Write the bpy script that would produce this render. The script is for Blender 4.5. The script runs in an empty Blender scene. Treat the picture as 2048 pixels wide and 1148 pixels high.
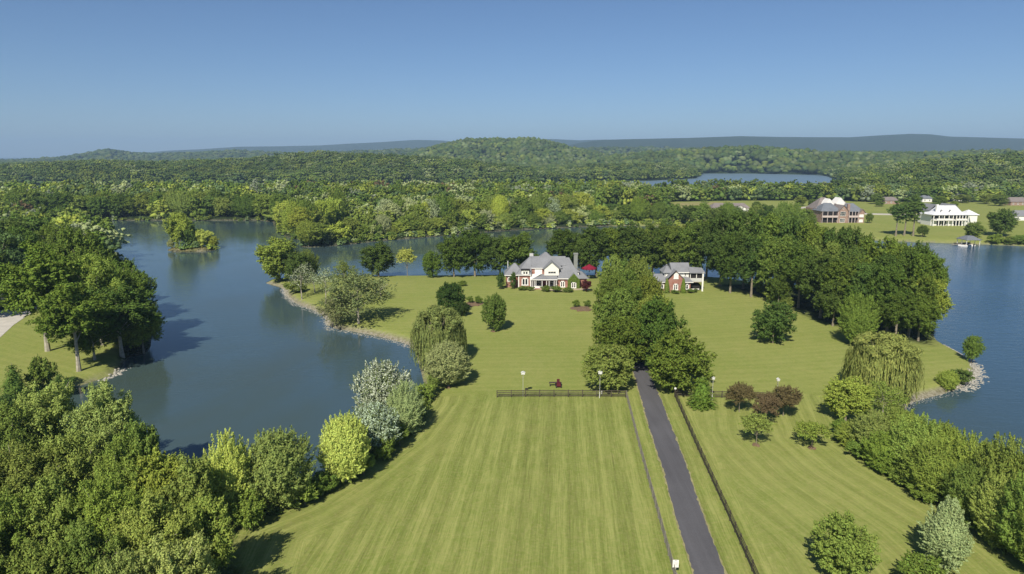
import bpy, bmesh, math, random
import numpy as np
from mathutils import Vector, Matrix
# ------------------------------------------------------------ camera, sky, sun, exposure
F, CX, CY, PITCH, CAMZ = 1365.0, 1024.0, 574.0, math.radians(10.87), 46.0
CP, SP = math.cos(PITCH), math.sin(PITCH)
SC = bpy.context.scene
COL = SC.collection
cam_d = bpy.data.cameras.new('camera'); cam = bpy.data.objects.new('camera', cam_d); COL.objects.link(cam)
cam_d.lens = 24.0; cam_d.sensor_width = 36.0; cam_d.clip_start = 0.5; cam_d.clip_end = 60000
cam.location = (0, 0, CAMZ); cam.rotation_euler = (math.radians(90) - PITCH, 0, 0)
SC.camera = cam
SUN_EL, SUN_AZ = math.radians(43), math.radians(197)      # azimuth clockwise from +Y
world = bpy.data.worlds.new('World'); SC.world = world; world.use_nodes = True
wn = world.node_tree; bg = wn.nodes['Background']
sky = wn.nodes.new('ShaderNodeTexSky'); sky.sky_type = 'NISHITA'; sky.sun_disc = False
sky.sun_elevation = SUN_EL; sky.sun_rotation = SUN_AZ
sky.air_density = 0.8; sky.dust_density = 0.5; sky.ozone_density = 7.0; sky.altitude = 200
wn.links.new(sky.outputs[0], bg.inputs[0]); bg.inputs[1].default_value = 0.072
sl = bpy.data.lights.new('sun', 'SUN'); so = bpy.data.objects.new('sun', sl); COL.objects.link(so)
sl.energy = 5.0; sl.angle = math.radians(0.5); sl.color = (1.0, 0.93, 0.79)
sd = Vector((math.sin(SUN_AZ) * math.cos(SUN_EL), math.cos(SUN_AZ) * math.cos(SUN_EL), math.sin(SUN_EL)))
so.rotation_euler = sd.to_track_quat('Z', 'Y').to_euler(); so.location = sd * 300
SC.view_settings.view_transform = 'Standard'; SC.view_settings.look = 'None'
SC.view_settings.exposure = 0.3; SC.view_settings.gamma = 1.0
try:
    SC.cycles.max_bounces = 6; SC.cycles.diffuse_bounces = 3; SC.cycles.glossy_bounces = 3
    SC.cycles.transmission_bounces = 3; SC.cycles.transparent_max_bounces = 4; SC.cycles.volume_bounces = 0
    SC.cycles.use_denoising = True
except Exception: pass
rng = np.random.default_rng(11); random.seed(5)

# ------------------------------------------------------------ picture point -> world point
def ray(px, py):
    u = (px - CX) / F; v = (CY - py) / F
    return np.array([u, CP + v * SP, -SP + v * CP])
def G(px, py, z=2.0):
    d = ray(px, py); t = (z - CAMZ) / d[2]
    return np.array([d[0] * t, d[1] * t])
def poly(pts, z=0.0): return np.array([G(a, b, z) for a, b in pts])
def sstep(t): t = np.clip(t, 0, 1); return t * t * (3 - 2 * t)
def inpoly(x, y, P):
    r = np.zeros(x.shape, bool); n = len(P)
    for i in range(n):
        x0, y0 = P[i]; x1, y1 = P[(i + 1) % n]
        if y0 == y1: continue
        c = ((y0 > y) != (y1 > y)) & (x < (x1 - x0) * (y - y0) / (y1 - y0) + x0)
        r ^= c
    return r
def dline(x, y, P, closed=True):
    d = np.full(x.shape, 1e18); n = len(P)
    for i in range(n if closed else n - 1):
        x0, y0 = P[i]; x1, y1 = P[(i + 1) % n]
        dx, dy = x1 - x0, y1 - y0; L = dx * dx + dy * dy + 1e-9
        t = np.clip(((x - x0) * dx + (y - y0) * dy) / L, 0, 1)
        d = np.minimum(d, (x - x0 - t * dx) ** 2 + (y - y0 - t * dy) ** 2)
    return np.sqrt(d)
def smooth_poly(P, k=2):
    for _ in range(k):
        Q = []
        n = len(P)
        for i in range(n):
            a, b = P[i], P[(i + 1) % n]
            Q += [a * .75 + b * .25, a * .25 + b * .75]
        P = np.array(Q)
    return P
# ------------------------------------------------------------ shorelines
LAKE = smooth_poly(poly([(-300,835),(0,812),(80,800),(150,775),(205,757),(232,748),(245,728),(262,712),(300,706),(305,660),(290,620),(262,560),
 (235,510),(205,480),(180,462),(120,455),(60,452),(60,446),(180,441),(300,441),(440,441),(545,441),(550,455),(565,472),(600,481),(650,474),(690,458),(720,444),
 (742,436),(752,444),(705,470),(660,483),(615,488),(600,492),(606,495),(640,494),(700,489),(760,482),(800,479),(870,473),(960,465),(1050,459),(1190,453),(1280,451),(1350,455),
 (1420,462),(1600,470),(1700,478),(1780,482),(1850,485),(1920,487),(2048,492),(2200,500),(2500,520),(3000,600),(3400,900),(3300,1300),
 (2500,1250),(2200,1090),(2060,1010),(1960,940),(1890,880),(1840,838),(1806,816),(1830,802),(1900,785),(1940,768),(1957,752),(1955,735),(1935,715),(1890,692),
 (1866,676),(1866,652),(1800,622),(1720,600),(1620,584),(1520,572),(1460,561),(1400,557),(1200,556),(1000,556),(850,555),(700,556),(620,557),(570,560),(540,562),(530,566),(545,570),
 (566,576),(572,592),(590,607),(622,618),(650,632),(655,655),(715,664),(790,680),(828,694),(838,730),(848,765),(852,800),(815,848),(765,885),(705,925),(640,966),
 (560,996),(450,1010),(350,985),(250,930),(120,870),(0,858),(-300,872)]), 1)
RIVER = poly([(-900,412),(300,412),(560,409),(900,408),(1260,404),(1310,396),(1500,395),(1640,396),(1690,385),(1680,362),(1655,353),(1640,350),(1500,347),(1403,347),(1400,352),(1390,357),
 (1290,362),(1200,362),(1130,366),(1000,368),(800,370),(585,372),(300,372),(-900,372)])
ISLE = smooth_poly(poly([(330,501),(345,497),(400,496),(432,496),(438,499),(415,503),(360,504)]), 1)
def land_dist(x, y):
    w = (inpoly(x, y, LAKE) & ~inpoly(x, y, ISLE)) | inpoly(x, y, RIVER)
    d = np.minimum(np.minimum(dline(x, y, LAKE), dline(x, y, ISLE)), dline(x, y, RIVER))
    return np.where(w, -d, d)
# hill layers: distance of the crest, front and back widths, skyline, tree height standing on it
def prof(R, pts, th):
    u = []; z = []
    for px, py in pts:
        d = ray(px, py); u.append(d[0] / d[1]); z.append(CAMZ + R * d[2] / d[1] - th)
    return np.array(u), np.array(z)
HILLS = [(9000, 1500, 3000, 0, [(-600,322),(0,320),(60,318),(150,316),(250,310),(330,302),(400,299),(480,294),(560,293),(640,291),(700,287),(760,284),(830,279),(880,280),(940,285),(1000,283),(1050,279),(1100,278),(1160,281),(1210,280),(1300,283),(1400,284),(1600,285),(2048,290),(2600,290)]),
 (6500, 1100, 2000, 0, [(-600,345),(800,340),(1100,300),(1160,286),(1210,281),(1300,279),(1380,277),(1480,273),(1560,274),(1640,274),(1700,274),(1760,270),(1820,267),(1860,268),(1900,273),(1960,275),(2048,278),(2600,284)]),
 (3800, 420, 800, 10, [(-600,327),(0,325),(60,322),(130,318),(185,307),(215,301),(250,307),(300,310),(400,307),(470,303),(560,309),(640,311),(700,305),(760,303),(850,300),(900,300),(960,300),(1100,302),(1200,298),(1300,298),(1400,300),(1500,304),(1600,306),(1700,306),(1800,307),(1900,310),(2048,312),(2600,316)]),
 (2600, 380, 600, 12, [(-600,345),(720,330),(800,318),(860,300),(895,290),(940,282),(1000,282),(1070,281),(1100,286),(1135,295),(1170,304),(1220,314),(1340,322),(1500,330),(2600,340)]),
 (2080, 200, 500, 15, [(-600,340),(1100,340),(1200,318),(1300,305),(1380,300),(1450,296),(1530,296),(1600,303),(1650,309),(1700,307),(1800,308),(1900,306),(1980,303),(2048,304),(2600,310)]),
 (1330, 190, 400, 15, [(-600,338),(0,332),(100,326),(200,322),(300,326),(400,322),(500,318),(560,310),(640,305),(700,308),(800,312),(900,318),(960,326),(1050,337),(1130,349),(1300,352),(2600,352)]),
 (1500, 90, 160, 15, [(-600,352),(1080,352),(1130,338),(1180,330),(1300,330),(1360,334),(1400,348),(1440,356),(2600,356)]),
 (1150, 280, 500, 15, [(-600,366),(1600,366),(1680,352),(1740,338),(1800,330),(1900,320),(1980,312),(2048,308),(2600,300)])]
HL = [(R, a, b) + prof(R, p, th) for R, a, b, th, p in HILLS]
MND = [tuple(G(1095, 570, 3)) + (38, .9), tuple(G(1358, 576, 3)) + (26, .6)]
def wob(x, y, s, k):
    r = 0
    for i in range(5):
        a = 1.3 * i + k; f = (1.0 + .55 * i) / s
        r = r + np.sin((x * math.cos(a) + y * math.sin(a)) * f + 2.1 * i + k) / (1 + .4 * i)
    return r / 3
def terrain(x, y, dl=None):
    x = np.asarray(x, float); y = np.asarray(y, float)
    if dl is None: dl = land_dist(x, y)
    q = np.maximum(dl, 0)
    z = .95 * sstep(q / 2.2) + 1.25 * (1 - np.exp(-q / 14.0)) + .12 * wob(x, y, 30, 1.) * sstep(q / 20)
    for mx, my, r, h in MND: z = z + h * np.exp(-((x - mx) ** 2 + (y - my) ** 2) / r ** 2)
    z = z + 1.0 * sstep((y - 370) / 120) * sstep((x + 20 - .1 * y) / 120) * sstep(q / 30)
    z = z + 3.8 * sstep((y - 500) / 70) * (y < 1000) * (1 - sstep((x - .12 * y) / 60)) * sstep(q / 25)
    u = x / np.maximum(y, 1); h = np.zeros(x.shape)
    for R, a, b, pu, pz in HL:
        cz = np.interp(u, pu, pz); RR = R * (1 + .03 * np.sin(u * 9 + R))
        g = np.where(y < RR, np.exp(-((RR - y) / a) ** 2), np.exp(-((y - RR) / b) ** 2))
        h = np.maximum(h, np.maximum(cz, 0) * g * (1 + (.035 + (.16 if R > 5000 else .03)) * wob(x, y, R * .028, R) * (1 - g)))
    z = z + np.maximum(h - 2, 0) * sstep(q / 70)
    return np.where(dl > 0, z + .02, -np.minimum(4, -dl * .3) - .02)
def onground(px, py):
    z = 2.0
    for _ in range(5):
        p = G(px, py, z); z = float(terrain(np.array([p[0]]), np.array([p[1]]))[0]); z = max(z, 0)
    p = G(px, py, z); return float(p[0]), float(p[1]), z
def ztop(y, py):
    v = (CY - py) / F
    return CAMZ + y * (v * CP - SP) / (CP + v * SP)

# ------------------------------------------------------------ helpers
def tag(o, label=None, cat=None, group=None, kind=None):
    if label: o['label'] = label
    if cat: o['category'] = cat
    if group: o['group'] = group
    if kind: o['kind'] = kind
    return o
def mesh_np(name, V, quads=None, tris=None, smooth=False):
    m = bpy.data.meshes.new(name); nq = 0 if quads is None else len(quads); nt = 0 if tris is None else len(tris)
    m.vertices.add(len(V)); m.vertices.foreach_set('co', np.asarray(V, np.float32).ravel())
    idx = []; st = []; tot = []
    if nq: idx.append(np.asarray(quads, np.int32).ravel()); st.append(np.arange(nq) * 4); tot.append(np.full(nq, 4))
    if nt: idx.append(np.asarray(tris, np.int32).ravel()); st.append(nq * 4 + np.arange(nt) * 3); tot.append(np.full(nt, 3))
    idx = np.concatenate(idx); m.loops.add(len(idx)); m.loops.foreach_set('vertex_index', idx.astype(np.int32))
    m.polygons.add(nq + nt); m.polygons.foreach_set('loop_start', np.concatenate(st).astype(np.int32))
    if smooth: m.polygons.foreach_set('use_smooth', np.ones(nq + nt, bool))
    m.update(calc_edges=True); return m
def link(name, mesh, parent=None, mat=None):
    o = bpy.data.objects.new(name, mesh); COL.objects.link(o)
    if parent: o.parent = parent
    if mat is not None and mesh is not None and not mesh.materials: mesh.materials.append(mat)
    return o
def empty(name, loc, rz=0.0):
    o = bpy.data.objects.new(name, None); o.empty_display_size = .5; COL.objects.link(o)
    o.location = loc; o.rotation_euler = (0, 0, rz); return o
class MB:
    def __init__(s): s.v = []; s.f = []
    def add(s, vs, fs):
        n = len(s.v); s.v += [tuple(p) for p in vs]; s.f += [[i + n for i in f] for f in fs]; return s
    def box(s, x0, x1, y0, y1, z0, z1):
        return s.add([(x0,y0,z0),(x1,y0,z0),(x1,y1,z0),(x0,y1,z0),(x0,y0,z1),(x1,y0,z1),(x1,y1,z1),(x0,y1,z1)],
                     [(3,2,1,0),(4,5,6,7),(0,1,5,4),(1,2,6,5),(2,3,7,6),(3,0,4,7)])
    def hip(s, x0, x1, y0, y1, z, h, ex=None, ey=None, t=.18):
        """hip roof; ridge from (ax,ay) to (bx,by); ex/ey inset of the ridge ends"""
        w, d = x1 - x0, y1 - y0
        ex = min(w, d) / 2 if ex is None else ex; ey = (min(w, d) / 2 if d > w else d / 2) if ey is None else ey
        a = (x0 + ex, y0 + ey, z + h); b = (x1 - ex, y0 + ey, z + h); c = (x1 - ex, y1 - ey, z + h); e = (x0 + ex, y1 - ey, z + h)
        return s.add([(x0,y0,z),(x1,y0,z),(x1,y1,z),(x0,y1,z),a,b,c,e,(x0,y0,z-t),(x1,y0,z-t),(x1,y1,z-t),(x0,y1,z-t)],
                     [(0,1,5,4),(1,2,6,5),(2,3,7,6),(3,0,4,7),(4,5,6,7),(8,9,1,0),(9,10,2,1),(10,11,3,2),(11,8,0,3),(11,10,9,8)])
    def gable_y(s, x0, x1, y0, y1, z, h, t=.2, o=.35):
        """gable roof, ridge along y"""
        xm = (x0 + x1) / 2; k = h / (xm - x0)
        x0 -= o; x1 += o; z0 = z - o * k
        pr = [(x0,z0),(xm,z+h),(x1,z0),(x1,z0-t),(xm,z+h-t),(x0,z0-t)]
        vs = [(a, y0 - o, b) for a, b in pr] + [(a, y1 + .0, b) for a, b in pr]
        return s.add(vs, [(0,1,7,6),(1,2,8,7),(2,3,9,8),(3,4,10,9),(4,5,11,10),(5,0,6,11),(5,4,1,0),(4,3,2,1),(6,7,10,11),(7,8,9,10)])
    def gable_x(s, x0, x1, y0, y1, z, h, t=.2, o=.35):
        ym = (y0 + y1) / 2; k = h / (ym - y0)
        y0 -= o; y1 += o; z0 = z - o * k
        pr = [(y0,z0),(ym,z+h),(y1,z0),(y1,z0-t),(ym,z+h-t),(y0,z0-t)]
        vs = [(x0 - o, a, b) for a, b in pr] + [(x1 + o, a, b) for a, b in pr]
        return s.add(vs, [(6,7,1,0),(7,8,2,1),(8,9,3,2),(9,10,4,3),(10,11,5,4),(11,6,0,5),(0,1,4,5),(1,2,3,4),(11,10,7,6),(10,9,8,7)])
    def house(s, x0, x1, y0, y1, z0, z1, za):
        """walled prism with a pointed gable front, apex height za"""
        xm = (x0 + x1) / 2
        pr = [(x0,z0),(x1,z0),(x1,z1),(xm,za),(x0,z1)]
        vs = [(a,y0,b) for a, b in pr] + [(a,y1,b) for a, b in pr]
        return s.add(vs, [(0,1,2,3,4),(9,8,7,6,5),(0,5,6,1),(1,6,7,2),(2,7,8,3),(3,8,9,4),(4,9,5,0)])
    def prism(s, P, z0, z1):
        n = len(P); vs = [(a, b, z0) for a, b in P] + [(a, b, z1) for a, b in P]
        return s.add(vs, [tuple(range(n))[::-1], tuple(range(n, 2 * n))] + [(i, (i+1) % n, n + (i+1) % n, n + i) for i in range(n)])
    def slab(s, P, z0s, t):
        """sloped sheet from corner points (x,y,z), thickness t downward"""
        n = len(P); vs = list(P) + [(a, b, c - t) for a, b, c in P]
        return s.add(vs, [tuple(range(n)), tuple(range(n, 2 * n))[::-1]] + [(i, n + i, n + (i+1) % n, (i+1) % n) for i in range(n)])
    def tube(s, pts, rad, k=6):
        n0 = len(s.v); pts = [Vector(p) for p in pts]
        for i, p in enumerate(pts):
            d = (pts[min(i + 1, len(pts) - 1)] - pts[max(i - 1, 0)]).normalized()
            a = d.orthogonal().normalized(); b = d.cross(a)
            for j in range(k):
                t = 2 * math.pi * j / k; s.v.append(tuple(p + (a * math.cos(t) + b * math.sin(t)) * rad[i]))
        for i in range(len(pts) - 1):
            for j in range(k):
                a0 = n0 + i * k + j; a1 = n0 + i * k + (j + 1) % k
                s.f.append([a0, a1, a1 + k, a0 + k])
        s.f.append([n0 + j for j in range(k)][::-1]); s.f.append([n0 + (len(pts) - 1) * k + j for j in range(k)])
        return s
    def mesh(s, name):
        m = bpy.data.meshes.new(name); m.from_pydata(s.v, [], s.f)
        b = bmesh.new(); b.from_mesh(m); bmesh.ops.recalc_face_normals(b, faces=b.faces); b.to_mesh(m); b.free(); return m
    def build(s, name, mat, parent=None):
        return link(name, s.mesh(name), parent, mat)

# ------------------------------------------------------------ materials
def newmat(name):
    m = bpy.data.materials.new(name); m.use_nodes = True; nt = m.node_tree
    for n in list(nt.nodes):
        if n.type != 'OUTPUT_MATERIAL': nt.nodes.remove(n)
    return m, nt, nt.nodes['Material Output']
def N(nt, t, **kw):
    n = nt.nodes.new(t)
    for k, v in kw.items():
        if k.startswith('i_'):
            key = k[2:]; key = int(key) if key.isdigit() else key.replace('_', ' ')
            n.inputs[key].default_value = v
        else: setattr(n, k, v)
    return n
def mix(nt, fac, a, b, mode='MIX'):
    n = nt.nodes.new('ShaderNodeMix'); n.data_type = 'RGBA'; n.blend_type = mode
    for s, v in ((0, fac), (6, a), (7, b)):
        if hasattr(v, 'is_output'): nt.links.new(v, n.inputs[s])
        else: n.inputs[s].default_value = v if s == 0 else (tuple(v) + (1,) if len(v) == 3 else v)
    return n.outputs[2]
def math_(nt, op, a, b=0.0, c=None):
    n = nt.nodes.new('ShaderNodeMath'); n.operation = op
    for i, v in enumerate((a, b) if c is None else (a, b, c)):
        if hasattr(v, 'is_output'): nt.links.new(v, n.inputs[i])
        else: n.inputs[i].default_value = v
    return n.outputs[0]
def remap(nt, v, a, b, c=0.0, d=1.0):
    n = nt.nodes.new('ShaderNodeMapRange'); nt.links.new(v, n.inputs[0])
    for i, k in enumerate((a, b, c, d)): n.inputs[i + 1].default_value = k
    return n.outputs[0]
def noise(nt, vec, scale, detail=3.0, rough=.55, dist=0.0):
    n = nt.nodes.new('ShaderNodeTexNoise'); n.inputs['Scale'].default_value = scale; n.inputs['Detail'].default_value = detail
    n.inputs['Roughness'].default_value = rough; n.inputs['Distortion'].default_value = dist
    if vec is not None: nt.links.new(vec, n.inputs['Vector'])
    return n.outputs[0]
def simple(name, col, rough=.7, var=.12, scale=3.0, metal=0.0, spec=.3):
    m, nt, out = newmat(name); b = N(nt, 'ShaderNodeBsdfPrincipled')
    tc = N(nt, 'ShaderNodeTexCoord')
    nz = remap(nt, noise(nt, tc.outputs['Object'], scale), .3, .7, 1 - var, 1 + var)
    hs = N(nt, 'ShaderNodeHueSaturation'); hs.inputs['Color'].default_value = tuple(col) + (1,); nt.links.new(nz, hs.inputs['Value'])
    nt.links.new(hs.outputs[0], b.inputs['Base Color']); b.inputs['Roughness'].default_value = rough; b.inputs['Metallic'].default_value = metal
    b.inputs['Specular IOR Level'].default_value = spec
    nt.links.new(b.outputs[0], out.inputs[0]); return m
def leafmat(name, use_attr=False, transl=.12, var=.30, second=None):
    m, nt, out = newmat(name)
    if use_attr:
        src = N(nt, 'ShaderNodeAttribute', attribute_name='tint').outputs['Color']
    else: src = N(nt, 'ShaderNodeObjectInfo').outputs['Color']
    geo = N(nt, 'ShaderNodeNewGeometry'); r = geo.outputs['Random Per Island']
    if second is not None:
        r3 = math_(nt, 'FRACT', math_(nt, 'MULTIPLY', r, 91.3)); src = mix(nt, math_(nt, 'LESS_THAN', r3, .42), src, second)
    hs = N(nt, 'ShaderNodeHueSaturation'); nt.links.new(src, hs.inputs['Color'])
    nt.links.new(remap(nt, r, 0, 1, 1 - var, 1 + var), hs.inputs['Value'])
    r2 = math_(nt, 'FRACT', math_(nt, 'MULTIPLY', r, 37.7))
    nt.links.new(remap(nt, r2, 0, 1, .485, .515), hs.inputs['Hue'])
    d = N(nt, 'ShaderNodeBsdfDiffuse'); t = N(nt, 'ShaderNodeBsdfTranslucent'); ms = N(nt, 'ShaderNodeMixShader')
    nt.links.new(hs.outputs[0], d.inputs[0])
    nt.links.new(mix(nt, 1.0, hs.outputs[0], (1.25, 1.3, .6), 'MULTIPLY'), t.inputs[0])
    ms.inputs[0].default_value = transl
    nt.links.new(d.outputs[0], ms.inputs[1]); nt.links.new(t.outputs[0], ms.inputs[2]); nt.links.new(ms.outputs[0], out.inputs[0])
    return m
M = {}
M['leaf'] = leafmat('leaf'); M['forest'] = leafmat('forest_leaf', True, var=.16); M['silver_leaf'] = leafmat('silver_leaf', second=(.13, .17, .06), var=.5)
M['bark'] = simple('bark', (.22, .19, .14), .9, .3, 2.0); M['pale_bark'] = simple('pale_bark', (.34, .31, .25), .9, .3, 2.0)
M['white'] = simple('white_paint', (.78, .76, .72), .5, .04); M['cream'] = simple('cream_stucco', (.74, .72, .66), .8, .05)
M['glass'] = simple('window_glass', (.02, .025, .03), .12, .1, spec=.5); M['dark'] = simple('dark_interior', (.02, .018, .018), .8)
M['metal_white'] = simple('white_metal', (.66, .66, .62), .4, .03); M['post'] = simple('galvanised_post', (.5, .5, .48), .5, .05)
M['fence'] = simple('weathered_fence_wood', (.062, .052, .038), .8, .35, 4.0); M['fence_grey'] = simple('grey_fence_wood', (.20, .185, .15), .85, .3, 4.0)
M['red'] = simple('red_paint', (.09, .012, .018), .5, .1); M['crimson'] = simple('crimson_canvas', (.20, .008, .03), .8, .35, .8); M['black'] = simple('black_rubber', (.02, .02, .02), .7)
M['mulch'] = simple('mulch', (.17, .115, .07), .95, .3, 3.0); M['stone'] = simple('pale_stone', (.33, .315, .275), .9, .3, 1.5)
M['concrete'] = simple('pale_concrete', (.48, .45, .40), .9, .12, .4); M['wood'] = simple('deck_wood', (.3, .26, .2), .8, .2)
M['door'] = simple('dark_red_door', (.14, .03, .035), .5); M['car'] = simple('dark_car_paint', (.04, .045, .05), .25, .02, spec=.5)
M['pink_rail'] = simple('pale_deck_paint', (.50, .42, .40), .7, .05)
def brickmat(name, a, b, mort=(.45, .41, .37)):
    m, nt, out = newmat(name); bs = N(nt, 'ShaderNodeBsdfPrincipled'); tc = N(nt, 'ShaderNodeTexCoord')
    sx = N(nt, 'ShaderNodeSeparateXYZ'); nt.links.new(tc.outputs['Object'], sx.inputs[0])
    cb = N(nt, 'ShaderNodeCombineXYZ'); nt.links.new(math_(nt, 'ADD', sx.outputs[0], sx.outputs[1]), cb.inputs[0]); nt.links.new(sx.outputs[2], cb.inputs[1])
    br = N(nt, 'ShaderNodeTexBrick'); nt.links.new(cb.outputs[0], br.inputs['Vector'])
    br.inputs['Scale'].default_value = 1.0; br.inputs['Brick Width'].default_value = .24; br.inputs['Row Height'].default_value = .085; br.inputs['Mortar Size'].default_value = .008
    br.inputs['Color1'].default_value = a + (1,); br.inputs['Color2'].default_value = b + (1,); br.inputs['Mortar'].default_value = mort + (1,)
    nz = noise(nt, tc.outputs['Object'], .7, 4)
    c = mix(nt, remap(nt, nz, .35, .7), br.outputs[0], tuple(v * .78 for v in a))
    nt.links.new(c, bs.inputs['Base Color']); bs.inputs['Roughness'].default_value = .9; nt.links.new(bs.outputs[0], out.inputs[0]); return m
M['brick'] = brickmat('red_brick', (.36, .145, .105), (.27, .105, .08)); M['tan_brick'] = brickmat('tan_brick', (.33, .205, .155), (.26, .155, .12))
def shingle(name, col):
    m, nt, out = newmat(name); bs = N(nt, 'ShaderNodeBsdfPrincipled'); tc = N(nt, 'ShaderNodeTexCoord')
    mp = N(nt, 'ShaderNodeMapping'); mp.inputs['Scale'].default_value = (3.0, .4, 6.0); nt.links.new(tc.outputs['Object'], mp.inputs[0])
    a = noise(nt, mp.outputs[0], 1.6, 3); b = noise(nt, tc.outputs['Object'], .35, 3)
    sx = N(nt, 'ShaderNodeSeparateXYZ'); nt.links.new(tc.outputs['Object'], sx.inputs[0])
    row = math_(nt, 'FRACT', math_(nt, 'MULTIPLY', sx.outputs[2], 4.5))
    v = math_(nt, 'MULTIPLY', remap(nt, a, .3, .7, .85, 1.13), remap(nt, b, .3, .7, .88, 1.1))
    v = math_(nt, 'MULTIPLY', v, remap(nt, row, 0, 1, .93, 1.05))
    hs = N(nt, 'ShaderNodeHueSaturation'); hs.inputs['Color'].default_value = col + (1,); nt.links.new(v, hs.inputs['Value'])
    nt.links.new(hs.outputs[0], bs.inputs['Base Color']); bs.inputs['Roughness'].default_value = .85; nt.links.new(bs.outputs[0], out.inputs[0]); return m
M['roof'] = shingle('grey_shingles', (.205, .21, .225)); M['roof_brown'] = shingle('brown_shingles', (.205, .175, .165)); M['roof_slate'] = shingle('slate_shingles', (.15, .165, .19))
M['roof_white'] = shingle('white_metal_roof', (.66, .67, .70))
def asphalt():
    m, nt, out = newmat('asphalt'); bs = N(nt, 'ShaderNodeBsdfPrincipled'); geo = N(nt, 'ShaderNodeNewGeometry'); P = geo.outputs['Position']
    a = noise(nt, P, .12, 4); b = noise(nt, P, 6.0, 3)
    v = math_(nt, 'MULTIPLY', remap(nt, a, .3, .7, .88, 1.12), remap(nt, b, .3, .7, .9, 1.1))
    hs = N(nt, 'ShaderNodeHueSaturation'); hs.inputs['Color'].default_value = (.088, .086, .094, 1)
    mpp = N(nt, 'ShaderNodeMapping'); mpp.inputs['Scale'].default_value = (1.2, .05, 1); mpp.inputs['Rotation'].default_value = (0, 0, -.08); nt.links.new(P, mpp.inputs[0])
    v = math_(nt, 'MULTIPLY', v, remap(nt, noise(nt, mpp.outputs[0], 1.0, 3), .3, .7, .88, 1.12)); nt.links.new(v, hs.inputs['Value'])
    nt.links.new(hs.outputs[0], bs.inputs['Base Color']); bs.inputs['Roughness'].default_value = .9; nt.links.new(bs.outputs[0], out.inputs[0]); return m
M['asphalt'] = asphalt()
def groundmat():
    m, nt, out = newmat('ground'); geo = N(nt, 'ShaderNodeNewGeometry'); P = geo.outputs['Position']
    at = lambda n: N(nt, 'ShaderNodeAttribute', attribute_name=n).outputs['Fac']
    lawn, dry, bank, sA, sB, wB, cA = (at(k) for k in ('lawn', 'dry', 'bank', 'sA', 'sB', 'wB', 'cA'))
    n1 = noise(nt, P, .035, 5, .6); n2 = noise(nt, P, .45, 5, .65); n3 = noise(nt, P, 2.2, 6, .75)
    g = mix(nt, remap(nt, n1, .36, .64), (.185, .235, .052), (.235, .265, .074))
    n4 = noise(nt, P, .16, 5, .7, .5); g = mix(nt, remap(nt, n4, .5, .75, 0, .5), g, (.27, .265, .088)); g = mix(nt, remap(nt, n4, .46, .28, 0, .5), g, (.150, .208, .038))
    g = mix(nt, remap(nt, n2, .4, .75, 0, .6), g, (.155, .202, .036))
    g = mix(nt, remap(nt, n3, .45, .7, 0, .8), g, (.30, .29, .105))
    def stripes(s, per):
        w = math_(nt, 'ADD', s, math_(nt, 'MULTIPLY', math_(nt, 'SUBTRACT', noise(nt, P, .08, 3), .5), 1.1))
        t = math_(nt, 'FRACT', math_(nt, 'MULTIPLY', w, 1 / per))
        t = math_(nt, 'ABSOLUTE', math_(nt, 'SUBTRACT', t, .5))
        e = remap(nt, t, .17, .33)
        cell = math_(nt, 'FLOOR', math_(nt, 'MULTIPLY', w, 2 / per)); wn_ = N(nt, 'ShaderNodeTexWhiteNoise', noise_dimensions='1D'); nt.links.new(cell, wn_.inputs['W'])
        return math_(nt, 'ADD', math_(nt, 'MULTIPLY', e, .55), math_(nt, 'MULTIPLY', wn_.outputs[0], .45))
    stA = stripes(sA, 3.3); stB = stripes(sB, 2.6)
    st = N(nt, 'ShaderNodeMix'); st.data_type = 'FLOAT'; nt.links.new(wB, st.inputs[0]); nt.links.new(stA, st.inputs[2]); nt.links.new(stB, st.inputs[3])
    # streaky noise along the mower passes
    cs = N(nt, 'ShaderNodeCombineXYZ'); sx = N(nt, 'ShaderNodeSeparateXYZ'); nt.links.new(P, sx.inputs[0])
    mixs = N(nt, 'ShaderNodeMix'); mixs.data_type = 'FLOAT'; nt.links.new(wB, mixs.inputs[0]); nt.links.new(sA, mixs.inputs[2]); nt.links.new(sB, mixs.inputs[3])
    nt.links.new(math_(nt, 'MULTIPLY', mixs.outputs[0], 1.9), cs.inputs[0]); nt.links.new(math_(nt, 'MULTIPLY', sx.outputs[1], .045), cs.inputs[1])
    streak = noise(nt, cs.outputs[0], 1.0, 4, .65)
    cs2 = N(nt, 'ShaderNodeCombineXYZ'); nt.links.new(math_(nt, 'MULTIPLY', mixs.outputs[0], 6.5), cs2.inputs[0]); nt.links.new(math_(nt, 'MULTIPLY', sx.outputs[1], .22), cs2.inputs[1])
    st2 = noise(nt, cs2.outputs[0], 1.0, 3, .7)
    k = math_(nt, 'ADD', math_(nt, 'MULTIPLY', st.outputs[0], .34), math_(nt, 'MULTIPLY', remap(nt, streak, .32, .68), .42))
    k = math_(nt, 'ADD', k, remap(nt, st2, .3, .7, -.12, .34))
    kv = math_(nt, 'MULTIPLY', math_(nt, 'SUBTRACT', k, .55), cA)
    hs = N(nt, 'ShaderNodeHueSaturation'); nt.links.new(g, hs.inputs['Color']); nt.links.new(math_(nt, 'MULTIPLY_ADD', kv, .50, 1.0), hs.inputs['Value'])
    g = mix(nt, remap(nt, kv, -.1, .5, 0, .62), hs.outputs[0], (.32, .32, .115))
    v1 = noise(nt, P, .02, 6, .6); v2 = noise(nt, P, .25, 5, .7)
    fcol = mix(nt, remap(nt, v1, .35, .65), (.036, .056, .022), (.060, .082, .030))
    fcol = mix(nt, remap(nt, v2, .42, .6), fcol, (.022, .038, .014))
    dcol = mix(nt, remap(nt, n2, .4, .65), (.33, .27, .14), (.20, .22, .07))
    bcol = mix(nt, remap(nt, noise(nt, P, 1.3, 4, .8), .35, .62), (.31, .285, .225), (.13, .12, .07))
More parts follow.
